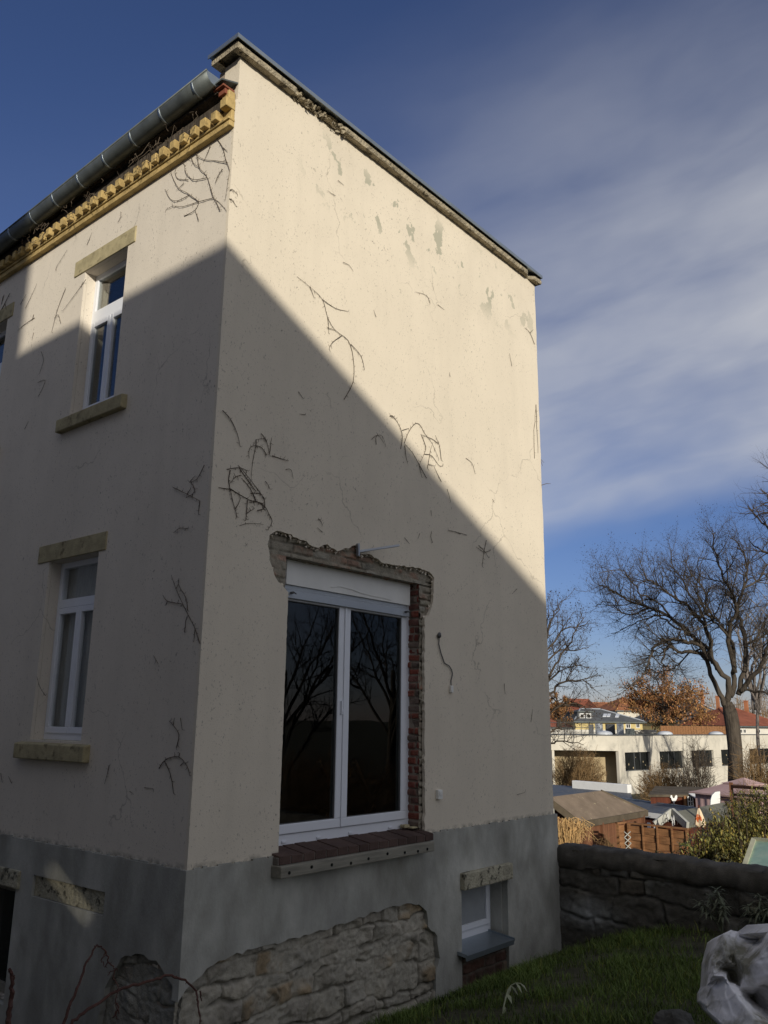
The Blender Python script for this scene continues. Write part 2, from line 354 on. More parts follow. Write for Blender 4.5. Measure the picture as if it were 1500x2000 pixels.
# ------------------------------------------------------------------ masonry height field
def masonry(u0, u1, w0, w1, res, rows, seed, kind, stones, mortar, relief=.02, joint=.012, lenr=(.2,.45), smear=False):
    """returns U, W, height, colour of a wall patch of separate stones or bricks"""
    rg = np.random.default_rng(seed)
    nu = max(3, int((u1-u0)/res)+1); nw = max(3, int((w1-w0)/res)+1)
    U, Wd = np.meshgrid(np.linspace(u0,u1,nu), np.linspace(w0,w1,nw), indexing='ij')
    rough = 1.0 if kind == 'rubble' else .22
    so = seed*3.7
    uu = U+rough*(fbm(U*3+so, Wd*3, 3)-.5)*.16+rough*(fbm(U*11+so, Wd*11, 2)-.5)*.035
    ww = Wd+rough*(fbm(U*2.2+so+50, Wd*4+20, 3)-.5)*.17+rough*(fbm(U*10+so+9, Wd*10, 2)-.5)*.035
    edges = [w0-.3]
    while edges[-1] < w1+.3: edges.append(edges[-1]+rg.uniform(*rows))
    edges = np.array(edges); r = np.clip(np.searchsorted(edges, ww)-1, 0, len(edges)-2)
    dist = np.minimum(ww-edges[r], edges[r+1]-ww); sid = np.zeros_like(r)
    for k in range(len(edges)-1):
        m = r == k
        if not m.any(): continue
        e = [u0-.5-rg.uniform(0,.3)]
        while e[-1] < u1+.5: e.append(e[-1]+rg.uniform(*lenr))
        e = np.array(e); c = np.clip(np.searchsorted(e, uu[m])-1, 0, len(e)-2)
        dist[m] = np.minimum(dist[m], np.minimum(uu[m]-e[c], e[c+1]-uu[m])); sid[m] = k*97+c
    rnd = rg.random(60000); tilt = rg.random(60000)-.5
    a = np.clip(dist/joint, 0, 1); a = a*a*(3-2*a); a0 = a
    s = sid % 60000
    if smear:
        sm_ = np.clip((fbm(U*4.3+so+70, Wd*5.5, 4)-.40)*7, 0, 1); a = a*(1-.8*sm_)
    h = a*relief*(.45+.8*rnd[s])+a*relief*.7*tilt[s]*np.sin(U*9+rnd[s]*6)
    h = h+relief*.9*(fbm(U*14+so, Wd*14, 4)-.5)+relief*.5*(fbm(U*45+so, Wd*45, 3)-.5)
    crk = (1-a0)*np.clip((fbm(U*3.1+so+5, Wd*3.7+9, 3)-.47)*9, 0, 1) if smear else 0*a
    h = h-relief*.8*crk
    stones = np.array(stones); ci = (rnd[(s*7+13) % 60000]*len(stones)).astype(int) % len(stones)
    col = stones[ci]*(.75+.5*rnd[(s+31) % 60000])[...,None]
    col = col*(.7+.6*fbm(U*20+so, Wd*20, 4))[...,None]
    f = np.clip(a+.5*(fbm(U*25, Wd*25+so, 3)-.5), 0, 1)[...,None]
    mc = np.array(mortar)*(.75+.5*fbm(U*30, Wd*30, 3))[...,None]
    return U, Wd, h, (mc*(1-f)+col*f)*(1-.38*crk[...,None])
def masonry_obj(name, Mf, u0, u1, w0, w1, base, parent, m=None, clip=None, **k):
    U, Wd, h, c = masonry(u0, u1, w0, w1, **k)
    D = base-(np.clip(h, -1, clip) if clip else h)
    V = np.stack(Mf(U, D, Wd), -1)
    o = grid_obj(name, V, U.shape[0], U.shape[1], m or M['masonry'], parent, c)
    return o
def jag(pts, step=.05, amp=.012, seed=1, skip=()):
    rg = random.Random(seed); out = []
    for i, (a, b) in enumerate(zip(pts, pts[1:])):
        n = 1 if i in skip else max(1, int(math.hypot(b[0]-a[0], b[1]-a[1])/step))
        for k in range(n):
            t = k/n; j = amp if (k > 0) else amp*.4
            if i in skip or (i > 0 and k == 0 and (i-1) in skip): j = 0
            if i == 0 and k == 0: j = 0
            out.append((a[0]+(b[0]-a[0])*t+rg.uniform(-j,j), a[1]+(b[1]-a[1])*t+rg.uniform(-j,j)))
    out.append(pts[-1]); return out

# ------------------------------------------------------------------ THE HOUSE
HX, HY = 5.21, 9.5
house = empty('house', (0,0,-1.5), 'two-storey cream house corner with peeling gable, grey cement base and white windows', 'house')
# gable plaster, one concave outline round the broken door surround
brk = [(2.745,0),(2.738,.9),(2.742,2.02),(2.83,2.10),(2.885,2.21),(2.905,2.46),(2.82,2.515),(2.66,2.53),(2.33,2.505),(2.06,2.495),(1.88,2.55),(1.74,2.535),(1.72,2.62),(1.62,2.565),
       (1.51,2.53),(1.45,2.502),(1.32,2.545),(1.2,2.50),(1.14,2.495),(1.06,2.53),(.94,2.545),(.80,2.562),(.70,2.56),(.63,2.51),(.615,2.44),(.64,2.30),(.72,2.16),(.82,2.09),(.863,2.06),(.865,1.0),(.865,0)]
brk = jag(brk, .035, .010, 3)
brk = [(.865+(u-.865)*.25, w) if (u < .9 and w < 2.0) else (u, w) for u, w in brk]
right = jag([(HX,0),(HX,6.8)], .12, .006, 5)
top = [(0.02,6.8),(0.02,6.36),(0,6.33)]
outer = [(0,0)]+brk[::-1]+right+top
b = MB(); b.slab(outer, [], 0, .032, MG); gp = b
door_o = [(.865,-.02),(2.705,-.02),(2.705,2.375),(.865,2.375)]
bwo = [(3.30,-1.32),(4.14,-1.32),(4.14,-.565),(3.30,-.565)]
b = MB(); b.slab([(0.034,-2.2),(HX-.004,-2.2),(HX-.004,6.79),(.034,6.79)], [door_o, bwo], .06, .30, MG); b.build('gable_core', M['core'], house)
b = MB(); b.box((.025,.033,6.42),(HX-.002,.212,6.8)); b.build('parapet', M['plaster'], house)
# street side plaster
def win_holes(cs): return [[(a,z0),(c,z0),(c,z1),(a,z1)] for a,c,z0,z1 in cs]
WU = [(1.53,2.30,3.90,5.48),(3.95,4.72,3.90,5.48),(6.37,7.14,3.90,5.48)]
WL = [(1.53,2.38,.83,2.455),(3.95,4.80,.83,2.455),(6.37,7.22,.83,2.455)]
b = MB(); b.slab([(.0315,0),(HY,0),(HY,6.36),(.0315,6.36)], win_holes(WU+WL), 0.0005, .032, MS)
b.build('street_plaster', M['plaster2'], house)
bwl = [(2.30,-1.30),(3.15,-1.30),(3.15,-.40),(2.30,-.40)]
lintel_pocket = [(.95,-.425),(2.03,-.425),(2.03,-.26),(.95,-.26)]
b = MB(); b.slab([(.30,-2.2),(HY,-2.2),(HY,6.36),(.30,6.36)], win_holes(WU+WL)+[bwl], .0345, .28, MS); b.build('street_core', M['plaster2'], house)
# inner shell: floors, back walls, nearly flat roof
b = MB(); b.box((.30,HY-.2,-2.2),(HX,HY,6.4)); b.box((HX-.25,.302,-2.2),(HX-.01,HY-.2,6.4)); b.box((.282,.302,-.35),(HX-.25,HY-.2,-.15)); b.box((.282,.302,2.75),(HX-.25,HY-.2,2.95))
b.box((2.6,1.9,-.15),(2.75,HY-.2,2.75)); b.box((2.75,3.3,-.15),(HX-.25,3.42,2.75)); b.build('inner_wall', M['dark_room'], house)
b = MB(); b.box((-.12,.215,6.44),(HX+.05,HY,6.50)); b.build('roof', M['zinc'], house)
# broken masonry round the door
brick_c = [(.30,.10,.06),(.34,.13,.075),(.24,.085,.055),(.36,.20,.13),(.33,.27,.20)]
mort = (.30,.27,.21)
kw = dict(res=.009, rows=(.062,.078), kind='brick', stones=brick_c, mortar=mort, relief=.014, joint=.014, lenr=(.2,.26))
lin_c = [(.30,.20,.145),(.29,.265,.20),(.27,.25,.20),(.30,.25,.19),(.32,.19,.13),(.28,.26,.21)]
masonry_obj('broken_brickwork', MG, .58, 2.94, 2.3755, 2.66, .045, house, seed=11, **{**kw, 'stones':lin_c, 'relief':.017, 'smear':True})
masonry_obj('broken_brickwork', MG, .58, .866, 2.0, 2.375, .045, house, seed=12, **{**kw, 'stones':lin_c, 'relief':.02, 'smear':True})
masonry_obj('broken_brickwork', MG, 2.70, 2.94, -.02, 2.375, .045, house, seed=13, **{**kw, 'stones':lin_c, 'relief':.02, 'smear':True})
MJ = lambda u, d, w: (2.712+d, u, w)
red = [(.21,.06,.043),(.25,.075,.05),(.16,.055,.04),(.19,.09,.07),(.2,.15,.12)]
masonry_obj('brick_jamb', MJ, .036, .30, -.02, 2.376, 0.0, house, seed=14, **{**kw, 'stones':red, 'relief':.026, 'lenr':(.11,.26)})
MLt = lambda u, d, w: (u, w, 2.377+d)
masonry_obj('brick_soffit', MLt, .86, 2.71, .036, .30, 0.0, house, seed=15, **{**kw, 'stones':lin_c, 'relief':.008, 'lenr':(.06,.08)})
# ragged crumbs of plaster along the break
b = gp; rg = random.Random(5)
for (u, w) in brk:
    if w > 2.0:
        for k in range(3):
            s = rg.uniform(.006,.022); uu = u+rg.uniform(-.018,.018); w2 = w+rg.uniform(-.022,.006)
            vs = [(uu+rg.uniform(-s,s), .018+rg.uniform(-.012,.016), w2+rg.uniform(-s,s)) for _ in range(6)]
            b.add(vs, [(0,1,2),(0,2,3),(0,3,4),(1,2,5),(2,3,5),(3,4,5),(0,1,5),(0,4,5)])
b.build('gable_plaster', M['plaster'], house)
def drip(b, Mf, n):          # ragged drip line of old render along the plinth top
    rg = random.Random(4 if Mf is MG else 9); u = .05
    while u < n-.1:
        l = rg.uniform(.03,.16)
        if not (Mf is MG and .84 < u+l and u < 2.78): b.box((u,-.012-rg.uniform(0,.010),-.004),(u+l,.0,rg.uniform(.004,.014)), Mf)
        u += l+rg.uniform(.0,.12)
# cement plinth with ragged hole over the rubble
rub = [(0.0,-.80),(.10,-.72),(.21,-.657),(.43,-.617),(.78,-.61),(1.21,-.612),(1.69,-.59),(2.0,-.565),(2.25,-.552),(2.5,-.57),(2.63,-.591),(2.74,-.67),(2.76,-.80),(2.9,-.907),(2.94,-1.1),(2.885,-1.2),(2.87,-1.5),(2.86,-2.2)]
rub = jag(rub, .05, .012, 8)
PO = -.022
b = MB(); b.slab([(PO,0.0),(HX+.045,0.0),(HX+.045,-2.2)]+[p for p in rub[::-1]][0:-1]+[(PO,-.82)], [[(3.30,-1.50),(4.14,-1.50),(4.14,-.565),(3.30,-.565)]], PO, .05, MG)
drip(b, MG, HX)
b.build('plinth', M['plinth'], house)
kr = dict(res=.010, rows=(.07,.20), kind='rubble', mortar=(.37,.345,.28), relief=.034, joint=.016, lenr=(.13,.50), smear=True)
stc = [(.33,.30,.24),(.29,.27,.22),(.36,.33,.26),(.32,.29,.23),(.31,.24,.15),(.34,.31,.25),(.30,.28,.23),(.35,.32,.26)]
masonry_obj('rubble_stonework', MG, -.01, 3.0, -2.1, -.5, .030, house, clip=.046, seed=21, stones=stc, **kr)
rubs = [(PO+.001,-.80),(.12,-.69),(.25,-.612),(.5,-.61),(.68,-.668),(.85,-.9),(.95,-1.3),(1.0,-2.2)]
rubs = jag(rubs, .05, .012, 9)
b = MB(); b.slab([(.051,0),(HY,0),(HY,-2.2)]+rubs[::-1][:-1]+[(.051,-.80)], [bwl, lintel_pocket], PO+.0006, .05, MS); drip(b, MS, 6.0)
b.build('plinth', M['plinth'], house)
masonry_obj('rubble_stonework', MS, .0, 1.1, -2.1, -.55, .030, house, clip=.046, seed=22, stones=[(.27,.26,.22),(.24,.235,.2),(.3,.27,.22)], **{**kr,'mortar':(.27,.26,.22),'relief':.022})
b = MB(); b.box((.0,.955,-.42),(.05,2.027,-.265)); o = b.build('stone_block', M['sandstone_pale'], house); o['label'] = 'pale pitted stone lintel set in the cement base'
# --- French window
fr = MB(); y0, y1 = .165, .235
fr.box((.866,y0,.0),(2.711,y1,.125)); fr.box((.866,y0,.126),(.915,y1,2.376)); fr.box((2.64,y0,.126),(2.711,y1,2.376)); fr.box((.916,y0+.002,2.30),(2.639,y1,2.375))
fw = fr.build('french_window', M['pvc'], house, bevel=.004)
for a, c, ha in ((.918,1.728,1.66),(1.734,2.636,None)):
    s = MB(); t = .075; z0, z1 = .13, 2.10
    s.box((a,y0-.018,z0),(c,y1-.02,z0+t)); s.box((a,y0-.018,z0+t+.0005),(a+t,y1-.02,z1)); s.box((c-t,y0-.018,z0+t+.0005),(c,y1-.02,z1)); s.box((a+t,y0-.016,z1-t),(c-t,y1-.02,z1))
    so = s.build('sash', M['pvc'], fw, bevel=.006)
    k_ = MB(); e_ = .006
    for lo,hi in (((a+t,y0-.010,z0+t+.001),(a+t+e_,y0+.009,z1-t)),((c-t-e_,y0-.010,z0+t+.001),(c-t,y0+.009,z1-t)),((a+t+e_,y0-.010,z0+t+.001),(c-t-e_,y0+.009,z0+t+e_)),((a+t+e_,y0-.010,z1-t-e_),(c-t-e_,y0+.009,z1-t))): k_.box(lo,hi)
    k_.build('gasket', M['cable'], fw)
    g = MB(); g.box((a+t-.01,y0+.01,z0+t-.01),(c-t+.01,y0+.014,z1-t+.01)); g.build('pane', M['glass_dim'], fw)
b = MB(); b.box((1.722,y0-.030,.135),(1.748,y0-.0185,2.1)); b.build('closing_strip', M['pvc'], fw, bevel=.003)
b = MB(); b.box((1.690,y0-.040,1.08),(1.706,y0-.0185,1.20)); b.build('handle', M['pvc'], fw, bevel=.004)
b = MB(); b.box((.95,y0-.045,2.155),(2.66,y0+.05,2.372)); b.build('shutter_box', M['pvc_warm'], fw, bevel=.004)
b = MB(); b.prism([(-.052,2.04),(-.052,2.108),(-.028,2.124),(-.030,2.152),(.0,2.152),(.0,2.04)], .95, 2.64, lambda u,d,w: (d, y0+u, w)); b.build('shutter_rail', M['alu'], fw, bevel=.003)
for x in (1.00, 2.57):
    b = MB(); b.tube([(x,y0-.052,2.083),(x,y0-.085,2.083)], .011, 8); b.tube([(x,y0-.085,2.09),(x+.03,y0-.088,2.075)], .006, 6); b.build('shutter_stop', M['cable'], fw)
for x in (1.05,1.45,1.85,2.40):
    b = MB(); b.box((x,y0-.012,.062),(x+.05,y0-.0005,.078)); b.build('weep_cap', M['pvc'], fw, bevel=.003)
rg = random.Random(33)
b = MB()      # torn strip of film along the shutter box
pts = [(1.50,2.20),(1.62,2.222),(1.78,2.214),(1.92,2.196),(2.08,2.19),(2.25,2.188),(2.35,2.18)]
for (x,z),(x2,z2) in zip(pts,pts[1:]): b.box((0,0,0),(1,1,1), lambda u,d,w: (x+(x2-x)*u, y0-.047-.004*d, z+(z2-z)*u-.006*w))
b.build('loose_film', M['pvc_warm'], fw)
# sawhorse and panel inside, seen through the glass
# --- brick sill and timber below it
sl_ = MB(); n = 15; rg = random.Random(6)
for k in range(n):
    a = .80+k*(1.97/n); c = a+1.97/n-.010
    dz = rg.uniform(-.004,.004); ct = rg.uniform(.75,1.25)
    cc = (.085*ct,.055*ct,.045*ct)
    vs = [(a,-.088+rg.uniform(-.004,.004),-.05),(c,-.088,-.05),(c,.165,-.05),(a,.165,-.05),(a,-.086+rg.uniform(-.004,.004),.012+dz),(c,-.086,.012+dz),(c,.165,.05+dz),(a,.165,.05+dz)]
    sl_.add(vs, [(0,3,2,1),(4,5,6,7),(0,1,5,4),(1,2,6,5),(2,3,7,6),(3,0,4,7)], cc)
sl_.box((.79,-.080,-.052),(2.775,.16,.004), col=(.17,.15,.13))
o = sl_.build('brick_sill', M['masonry'], house, bevel=.005)
tb = MB(); tb.box((.775,-.135,-.137),(2.715,PO-.0005,-.052)); tm = tb.build('timber_beam', M['timber'], house, bevel=.006)
for x in (.86,1.10,1.33,1.56,1.78,2.03,2.27,2.46,2.60):
    b = MB(); b.tube([(x,-.132,-.10+.012*math.sin(x*7)),(x,-.1395,-.10+.012*math.sin(x*7))], .013, 8); b.build('screw_plug', M['dark_glass'], tm)
# --- basement window in the gable
yb = .19
b = MB(); b.box((3.301,yb,-1.09),(4.139,yb+.07,-1.005)); b.box((3.301,yb,-1.0045),(3.37,yb+.07,-.566)); b.box((4.07,yb,-1.0045),(4.139,yb+.07,-.566)); b.box((3.3705,yb+.001,-.63),(4.0695,yb+.07,-.566))
bw = b.build('basement_window', M['pvc'], house, bevel=.004)
b = MB(); s = .055; a, c, z0, z1 = 3.36, 4.08, -1.012, -.60
b.box((a,yb-.02,z0),(c,yb+.03,z0+s)); b.box((a,yb-.02,z0+s+.0005),(a+s,yb+.03,z1)); b.box((c-s,yb-.02,z0+s+.0005),(c,yb+.03,z1)); b.build('sash', M['pvc'], bw, bevel=.005)
b = MB(); b.box((3.40,yb,-.97),(4.04,yb+.006,-.55)); b.build('pane', M['frost'], bw)
b = MB(); b.box((3.28,PO-.055,-.562),(4.175,.0,-.405)); b.build('lintel', M['sandstone_pale'], bw, bevel=.012)
b = MB(); b.prism([(-.125,-1.120),(-.125,-1.165),(-.110,-1.165),(-.110,-1.135),(.19,-1.092),(.19,-1.086)], 3.235, 4.08, lambda u,d,w: (d, u, w)); b.prism([(-.125,-1.135),(-.125,-1.105),(.19,-1.07),(.19,-1.10)], 3.22, 3.236, lambda u,d,w: (d,u,w)); b.prism([(-.125,-1.135),(-.125,-1.105),(.19,-1.07),(.19,-1.10)], 4.079, 4.095, lambda u,d,w: (d,u,w)); b.build('metal_sill', M['flash'], bw)
masonry_obj('brick_apron', MG, 3.301, 4.139, -1.62, -1.12, .028, bw, seed=31, **{**kw, 'rows':(.10,.13),'lenr':(.12,.25),'stones':[(.11,.06,.045),(.13,.07,.05),(.10,.065,.05),(.17,.13,.09)],'mortar':(.16,.14,.11),'relief':.025})
b = MB(); b.box((4.128,.051,-1.1),(4.1395,yb-.001,-.567)); b.build('reveal', M['plinth'], bw); b = MB(); b.box((3.301,.051,-1.1),(3.312,yb-.001,-.567)); b.build('reveal', M['plinth'], bw)
# --- side windows
def side_window(c, up, idx):
    a, e, z0, z1 = c; x0, x1 = .125, .185
    b = MB(); t = .055; ztr = z0+(1.0 if up else 1.22)
    zt0, zt1 = (4.93, 5.06) if up else (2.02, 2.10)
    b.box((x0,a,z0),(x1,e,z0+.075)); b.box((x0,a,z0+.0755),(x1,a+t,z1)); b.box((x0,e-t,z0+.0755),(x1,e,z1)); b.box((x0+.001,a+t,z1-t),(x1,e-t,z1)); b.box((x0-.006,a+t,zt0),(x1,e-t,zt1))
    w = b.build('window', M['pvc'], house, bevel=.004)
    w['label'] = ('upper' if up else 'lower')+' white window with a single top light over two narrow casements'
    mid = (a+e)/2; zs0, zs1 = z0+.06, zt0-.004
    for (p, q) in ((a+.045, mid-.003),(mid+.003, e-.045)):
        s = MB(); k = .055
        s.box((x0-.016,p,zs0),(x0+.03,q,zs0+k)); s.box((x0-.016,p,zs0+k+.0004),(x0+.03,p+k*.85,zs1)); s.box((x0-.016,q-k*.85,zs0+k+.0004),(x0+.03,q,zs1)); s.box((x0-.015,p+k*.85,zs1-k),(x0+.03,q-k*.85,zs1)); s.build('sash', M['pvc'], w, bevel=.005)
        g = MB(); g.box((x0+.01,p+k*.7,zs0+k*.8),(x0+.014,q-k*.7,zs1-k*.8)); g.build('pane', M['glass_up' if up else 'glass'], w)
    g = MB(); g.box((x0+.02,a+t-.01,zt1-.01),(x0+.024,e-t+.01,z1-t+.01)); g.build('pane', M['glass_up' if up else 'glass'], w)
    # net curtain with folds, downstairs only
    nn = 60; U = np.linspace(a+.03, e-.03, nn); Z = np.array([z0+.05, z1-.05]); UU, ZZ = np.meshgrid(U, Z, indexing='ij')
    XX = .20+.010*np.sin(UU*55)+.008*np.sin(UU*23)
    if not up: grid_obj('curtain', np.stack([XX,UU,ZZ],-1), nn, 2, M['curtain'], w)
    b = MB()
    if up: b.box((-.012,1.405+c[0]-1.53,5.482),(.10,2.50+c[0]-1.53,5.655))
    else: b.box((-.012,1.415+c[0]-1.53,2.457),(.10,2.585+c[0]-1.53,2.625))
    b.build('lintel', M['sandstone'], w, bevel=.006)
    b = MB()
    if up: b.prism([(-.062,3.745),(-.062,3.875),(.124,3.905),(.124,3.745)], 1.30+c[0]-1.53, 2.44+c[0]-1.53, lambda u,d,w_: (u,d,w_))
    else: b.prism([(-.062,.667),(-.062,.80),(.124,.835),(.124,.667)], 1.375+c[0]-1.53, 2.545+c[0]-1.53, lambda u,d,w_: (u,d,w_))
    b.build('sill', M['sandstone'], w, bevel=.010)
for i, c in enumerate(WU): side_window(c, True, i)
for i, c in enumerate(WL): side_window(c, False, i)
b = MB(); b.box((.12,2.302,-1.29),(.18,2.37,-.41)); b.box((.12,3.08,-1.29),(.18,3.148,-.41)); b.box((.121,2.37,-.48),(.18,3.08,-.41)); b.box((.121,2.37,-1.29),(.18,3.08,-1.22))
w = b.build('basement_window', M['timber'], house); b = MB(); b.box((.15,2.37,-1.22),(.155,3.08,-.48)); b.build('pane', M['dark_glass'], w)
b = MB(); b.box((-.045,2.24,-.402),(.0,3.3,-.255)); b.build('lintel', M['sandstone_pale'], w, bevel=.012)
# --- cornice on the street side
b = MB(); b.box((-.055,-.004,6.045),(.0,HY,6.10)); b.box((-.07,-.008,6.1005),(.0,HY,6.125)); b.box((-.035,.002,6.1255),(.0,HY,6.32)); cor = b.build('cornice', M['cornice'], house, bevel=.006)
rg = random.Random(12)
for k in range(44):
    y = .115+k*.1495; b = MB(); j = rg.uniform(-.008,.008); d = -.118+rg.uniform(-.006,.006)
    b.box((d,y+j,6.126),(-.034,y+.078+j,6.215+rg.uniform(-.004,.004))); b.build('dentil', M['cornice'], cor, bevel=.007)
b = MB(); b.box((-.105,-.006,6.2155),(-.0005,.085,6.305)); b.box((-.075,.004,6.306),(-.0006,.10,6.40)); b.build('corner_brick', M['cornice'], cor, bevel=.008)
b = MB(); b.box((-.062,.105,6.232),(-.0355,HY,6.345)); b.box((-.11,.12,6.40),(-.0003,HY,6.439)); b.build('eave_shade_board', M['bark'], house)  # lower dark strip stands in for gutter shade above the dentils
b = MB(); b.box((-.13,.02,6.415),(.0,.16,6.436)); b.box((-.10,.03,6.36),(-.001,.12,6.412)); b.build('eave_tile', M['tile_red'], house, bevel=.004)
b = MB(); b.prism([(-.16,6.44),(-.16,6.455),(.02,6.53),(.02,6.515)], .005, .21, lambda u,d,w: (u,d,w)); b.build('roof_edge', M['zinc'], house)
# --- gutter
gx, gz0, slope = -.168, 6.525, .035
def gpt(a, r, y): return (gx+r*math.cos(a), y, gz0-slope*(y-.1)+r*math.sin(a)*(1.12 if math.sin(a) < 0 else 1))
b = MB(); n = 14; ys = np.linspace(.10, HY, 24)
vs = []; fs = []
for y in ys:
    for k in range(n+1): vs.append(gpt(math.pi+math.pi*k/n, .086, y))
for i in range(len(ys)-1):
    for k in range(n): fs.append((i*(n+1)+k,(i+1)*(n+1)+k,(i+1)*(n+1)+k+1,i*(n+1)+k+1))
b.add(vs, fs); 
o = b.build('gutter', M['zinc'], house, smooth=True); sd = o.modifiers.new('solid','SOLIDIFY'); sd.thickness = .004; gut = o
b = MB(); b.tube([(gx-.088,.10,gz0+.004),(gx-.088,HY,gz0+.004-slope*(HY-.1))], .010, 8); b.build('rolled_lip', M['zinc'], gut, smooth=True)
b = MB(); vs = [gpt(math.pi+math.pi*k/24, .087, .0985) for k in range(25)]; b.add(vs+[(v[0], v[1]+.004, v[2]) for v in vs], [tuple(range(25)), tuple(25+i for i in range(24,-1,-1))]+[(i,i+1,26+i,25+i) for i in range(24)]); b.build('end_cap', M['flash'], gut)
for y in (.31,.80,1.27,1.74,2.21,2.70,3.17,3.64,4.12,4.6,5.1,5.6,6.1):
    b = MB(); vs = []; fs = []
    for q, dy in ((.0905,-.013),(.0905,.013)):
        for k in range(n+1): vs.append(gpt(math.pi+math.pi*k/n, q, y+dy))
    fs = [(k,k+1,n+2+k,n+1+k) for k in range(n)]; b.add(vs, fs); o = b.build('bracket', M['flash'], gut, smooth=True); sd = o.modifiers.new('solid','SOLIDIFY'); sd.thickness = .004
# --- coping: crumbling concrete slab under zinc flashing
nu, nl = 560, 14
prof = [(-.07,6.797),(-.078,6.815),(-.08,6.838),(-.075,6.858),(-.055,6.866)]
Ux = np.linspace(-.075, HX+.05, nu)
rows_ = []
sec = [(0.0,6.800),(-.04,6.797)]+prof+[(.1,6.866),(.29,6.864),(.29,6.80),(.20,6.797)]
V = np.zeros((nu, len(sec), 3))
br = np.clip(1-np.abs(Ux-.98)/.36, 0, 1)*1.5; br = np.clip(br, 0, 1)
br2 = np.clip(1-np.abs(Ux-5.0)/.10, 0, 1)
for j, (y, z) in enumerate(sec):
    f = fbm(Ux*9+j*3.1, np.full(nu, j*.7), 4)-.5; f2 = fbm(Ux*38+j*5.3, np.full(nu, j*1.9), 3)-.5
    V[:,j,0] = Ux; edge = 1 if y < -.03 else 0
    V[:,j,1] = y+edge*(.010*f+.010*f2)+edge*br*(.055+.07*f+.06*f2+.03*np.sign(f2))+edge*br2*(.06)
    V[:,j,2] = z+edge*(.012*f+.008*f2)+edge*br*(.05*f+.035*f2)
cp = grid_obj('coping', V, nu, len(sec), M['concrete'], house, smooth=False)
for q_ in (0,-1):
    b = MB(); b.add([tuple(V[q_,j]) for j in range(len(sec))], [tuple(range(len(sec)))]); b.build('coping_end', M['concrete'], cp)
b = MB(); rg = random.Random(17)
for k in range(46):       # loose brick and mortar showing where the edge has fallen away
    x = .66+rg.random()*.72; s = rg.uniform(.014,.04); y = -.03+rg.uniform(-.028,.02); z = 6.83+rg.uniform(-.055,.035)
    vs = [(x+rg.uniform(-s,s)*1.5, y+rg.uniform(-s,s)*.7, z+rg.uniform(-s,s)) for _ in range(6)]
    b.add(vs, [(0,1,2),(0,2,3),(0,3,4),(1,2,5),(2,3,5),(3,4,5),(0,1,5),(0,4,5)])
b.build('crumbled_mortar', M['concrete'], cp)
b = MB(); b.box((-.10,-.105,6.884),(HX+.02,.31,6.90)); b.box((-.10,-.112,6.862),(HX+.02,-.1055,6.903)); b.box((-.107,-.112,6.862),(-.1005,.31,6.903)); b.box((HX+.0205,-.112,6.862),(HX+.026,.31,6.903)); b.build('flashing', M['flash'], house)
# --- fittings on the gable
b = MB(); b.box((2.915,-.035,.30),(2.985,-.0005,.385)); b.box((2.925,-.042,.335),(2.975,-.0355,.375)); sk = b.build('wall_socket', M['pvc_warm'], None, bevel=.006); tag(sk, 'small white surface socket on the gable right of the glass door', 'socket')
pts = [on_gable(u,v,-.012) for u,v in ((858,1243),(857,1258),(862,1278),(868,1295),(877,1300),(882,1308),(884,1316),(881,1330),(881,1340))]
b = MB(); b.tube([Vector(p) for p in pts], .0055, 6); b.tube([on_gable(858,1238,-.001), on_gable(858,1243,-.03)], .02, 8)
cb = b.build('hanging_cable', M['cable'], None, smooth=True); tag(cb, 'thin loose cable hanging from a hole in the shaded gable', 'cable')
b = MB(); q = on_gable(881,1343,-.012); b.box((q[0]-.02,-.03,q[2]-.05),(q[0]+.02,-.002,q[2]+.02)); b.build('connector', M['pvc_warm'], cb, bevel=.005)
a_ = on_gable(700,1078,-.01); e_ = on_gable(752,1066,-.20)
b = MB(); b.bar((1.72,.01,2.545),(2.13,-.16,2.652),.026,.022); b.bar((1.715,-.012,2.50),(1.71,-.012,2.62),.03,.02); rd = b.build('metal_bar', M['steel'], None, bevel=.003); tag(rd, 'grey metal bar sticking out of the broken plaster above the glass door', 'metal bar')
b = MB(); b.box((2.55,.09,.055),(2.63,.15,.085)); b.box((2.6,.04,.05),(2.69,.10,.066)); fm = b.build('foam_scrap', M['sandstone'], None, bevel=.01); tag(fm, 'small yellowish scrap lying on the brick sill by the right jamb', 'scrap')

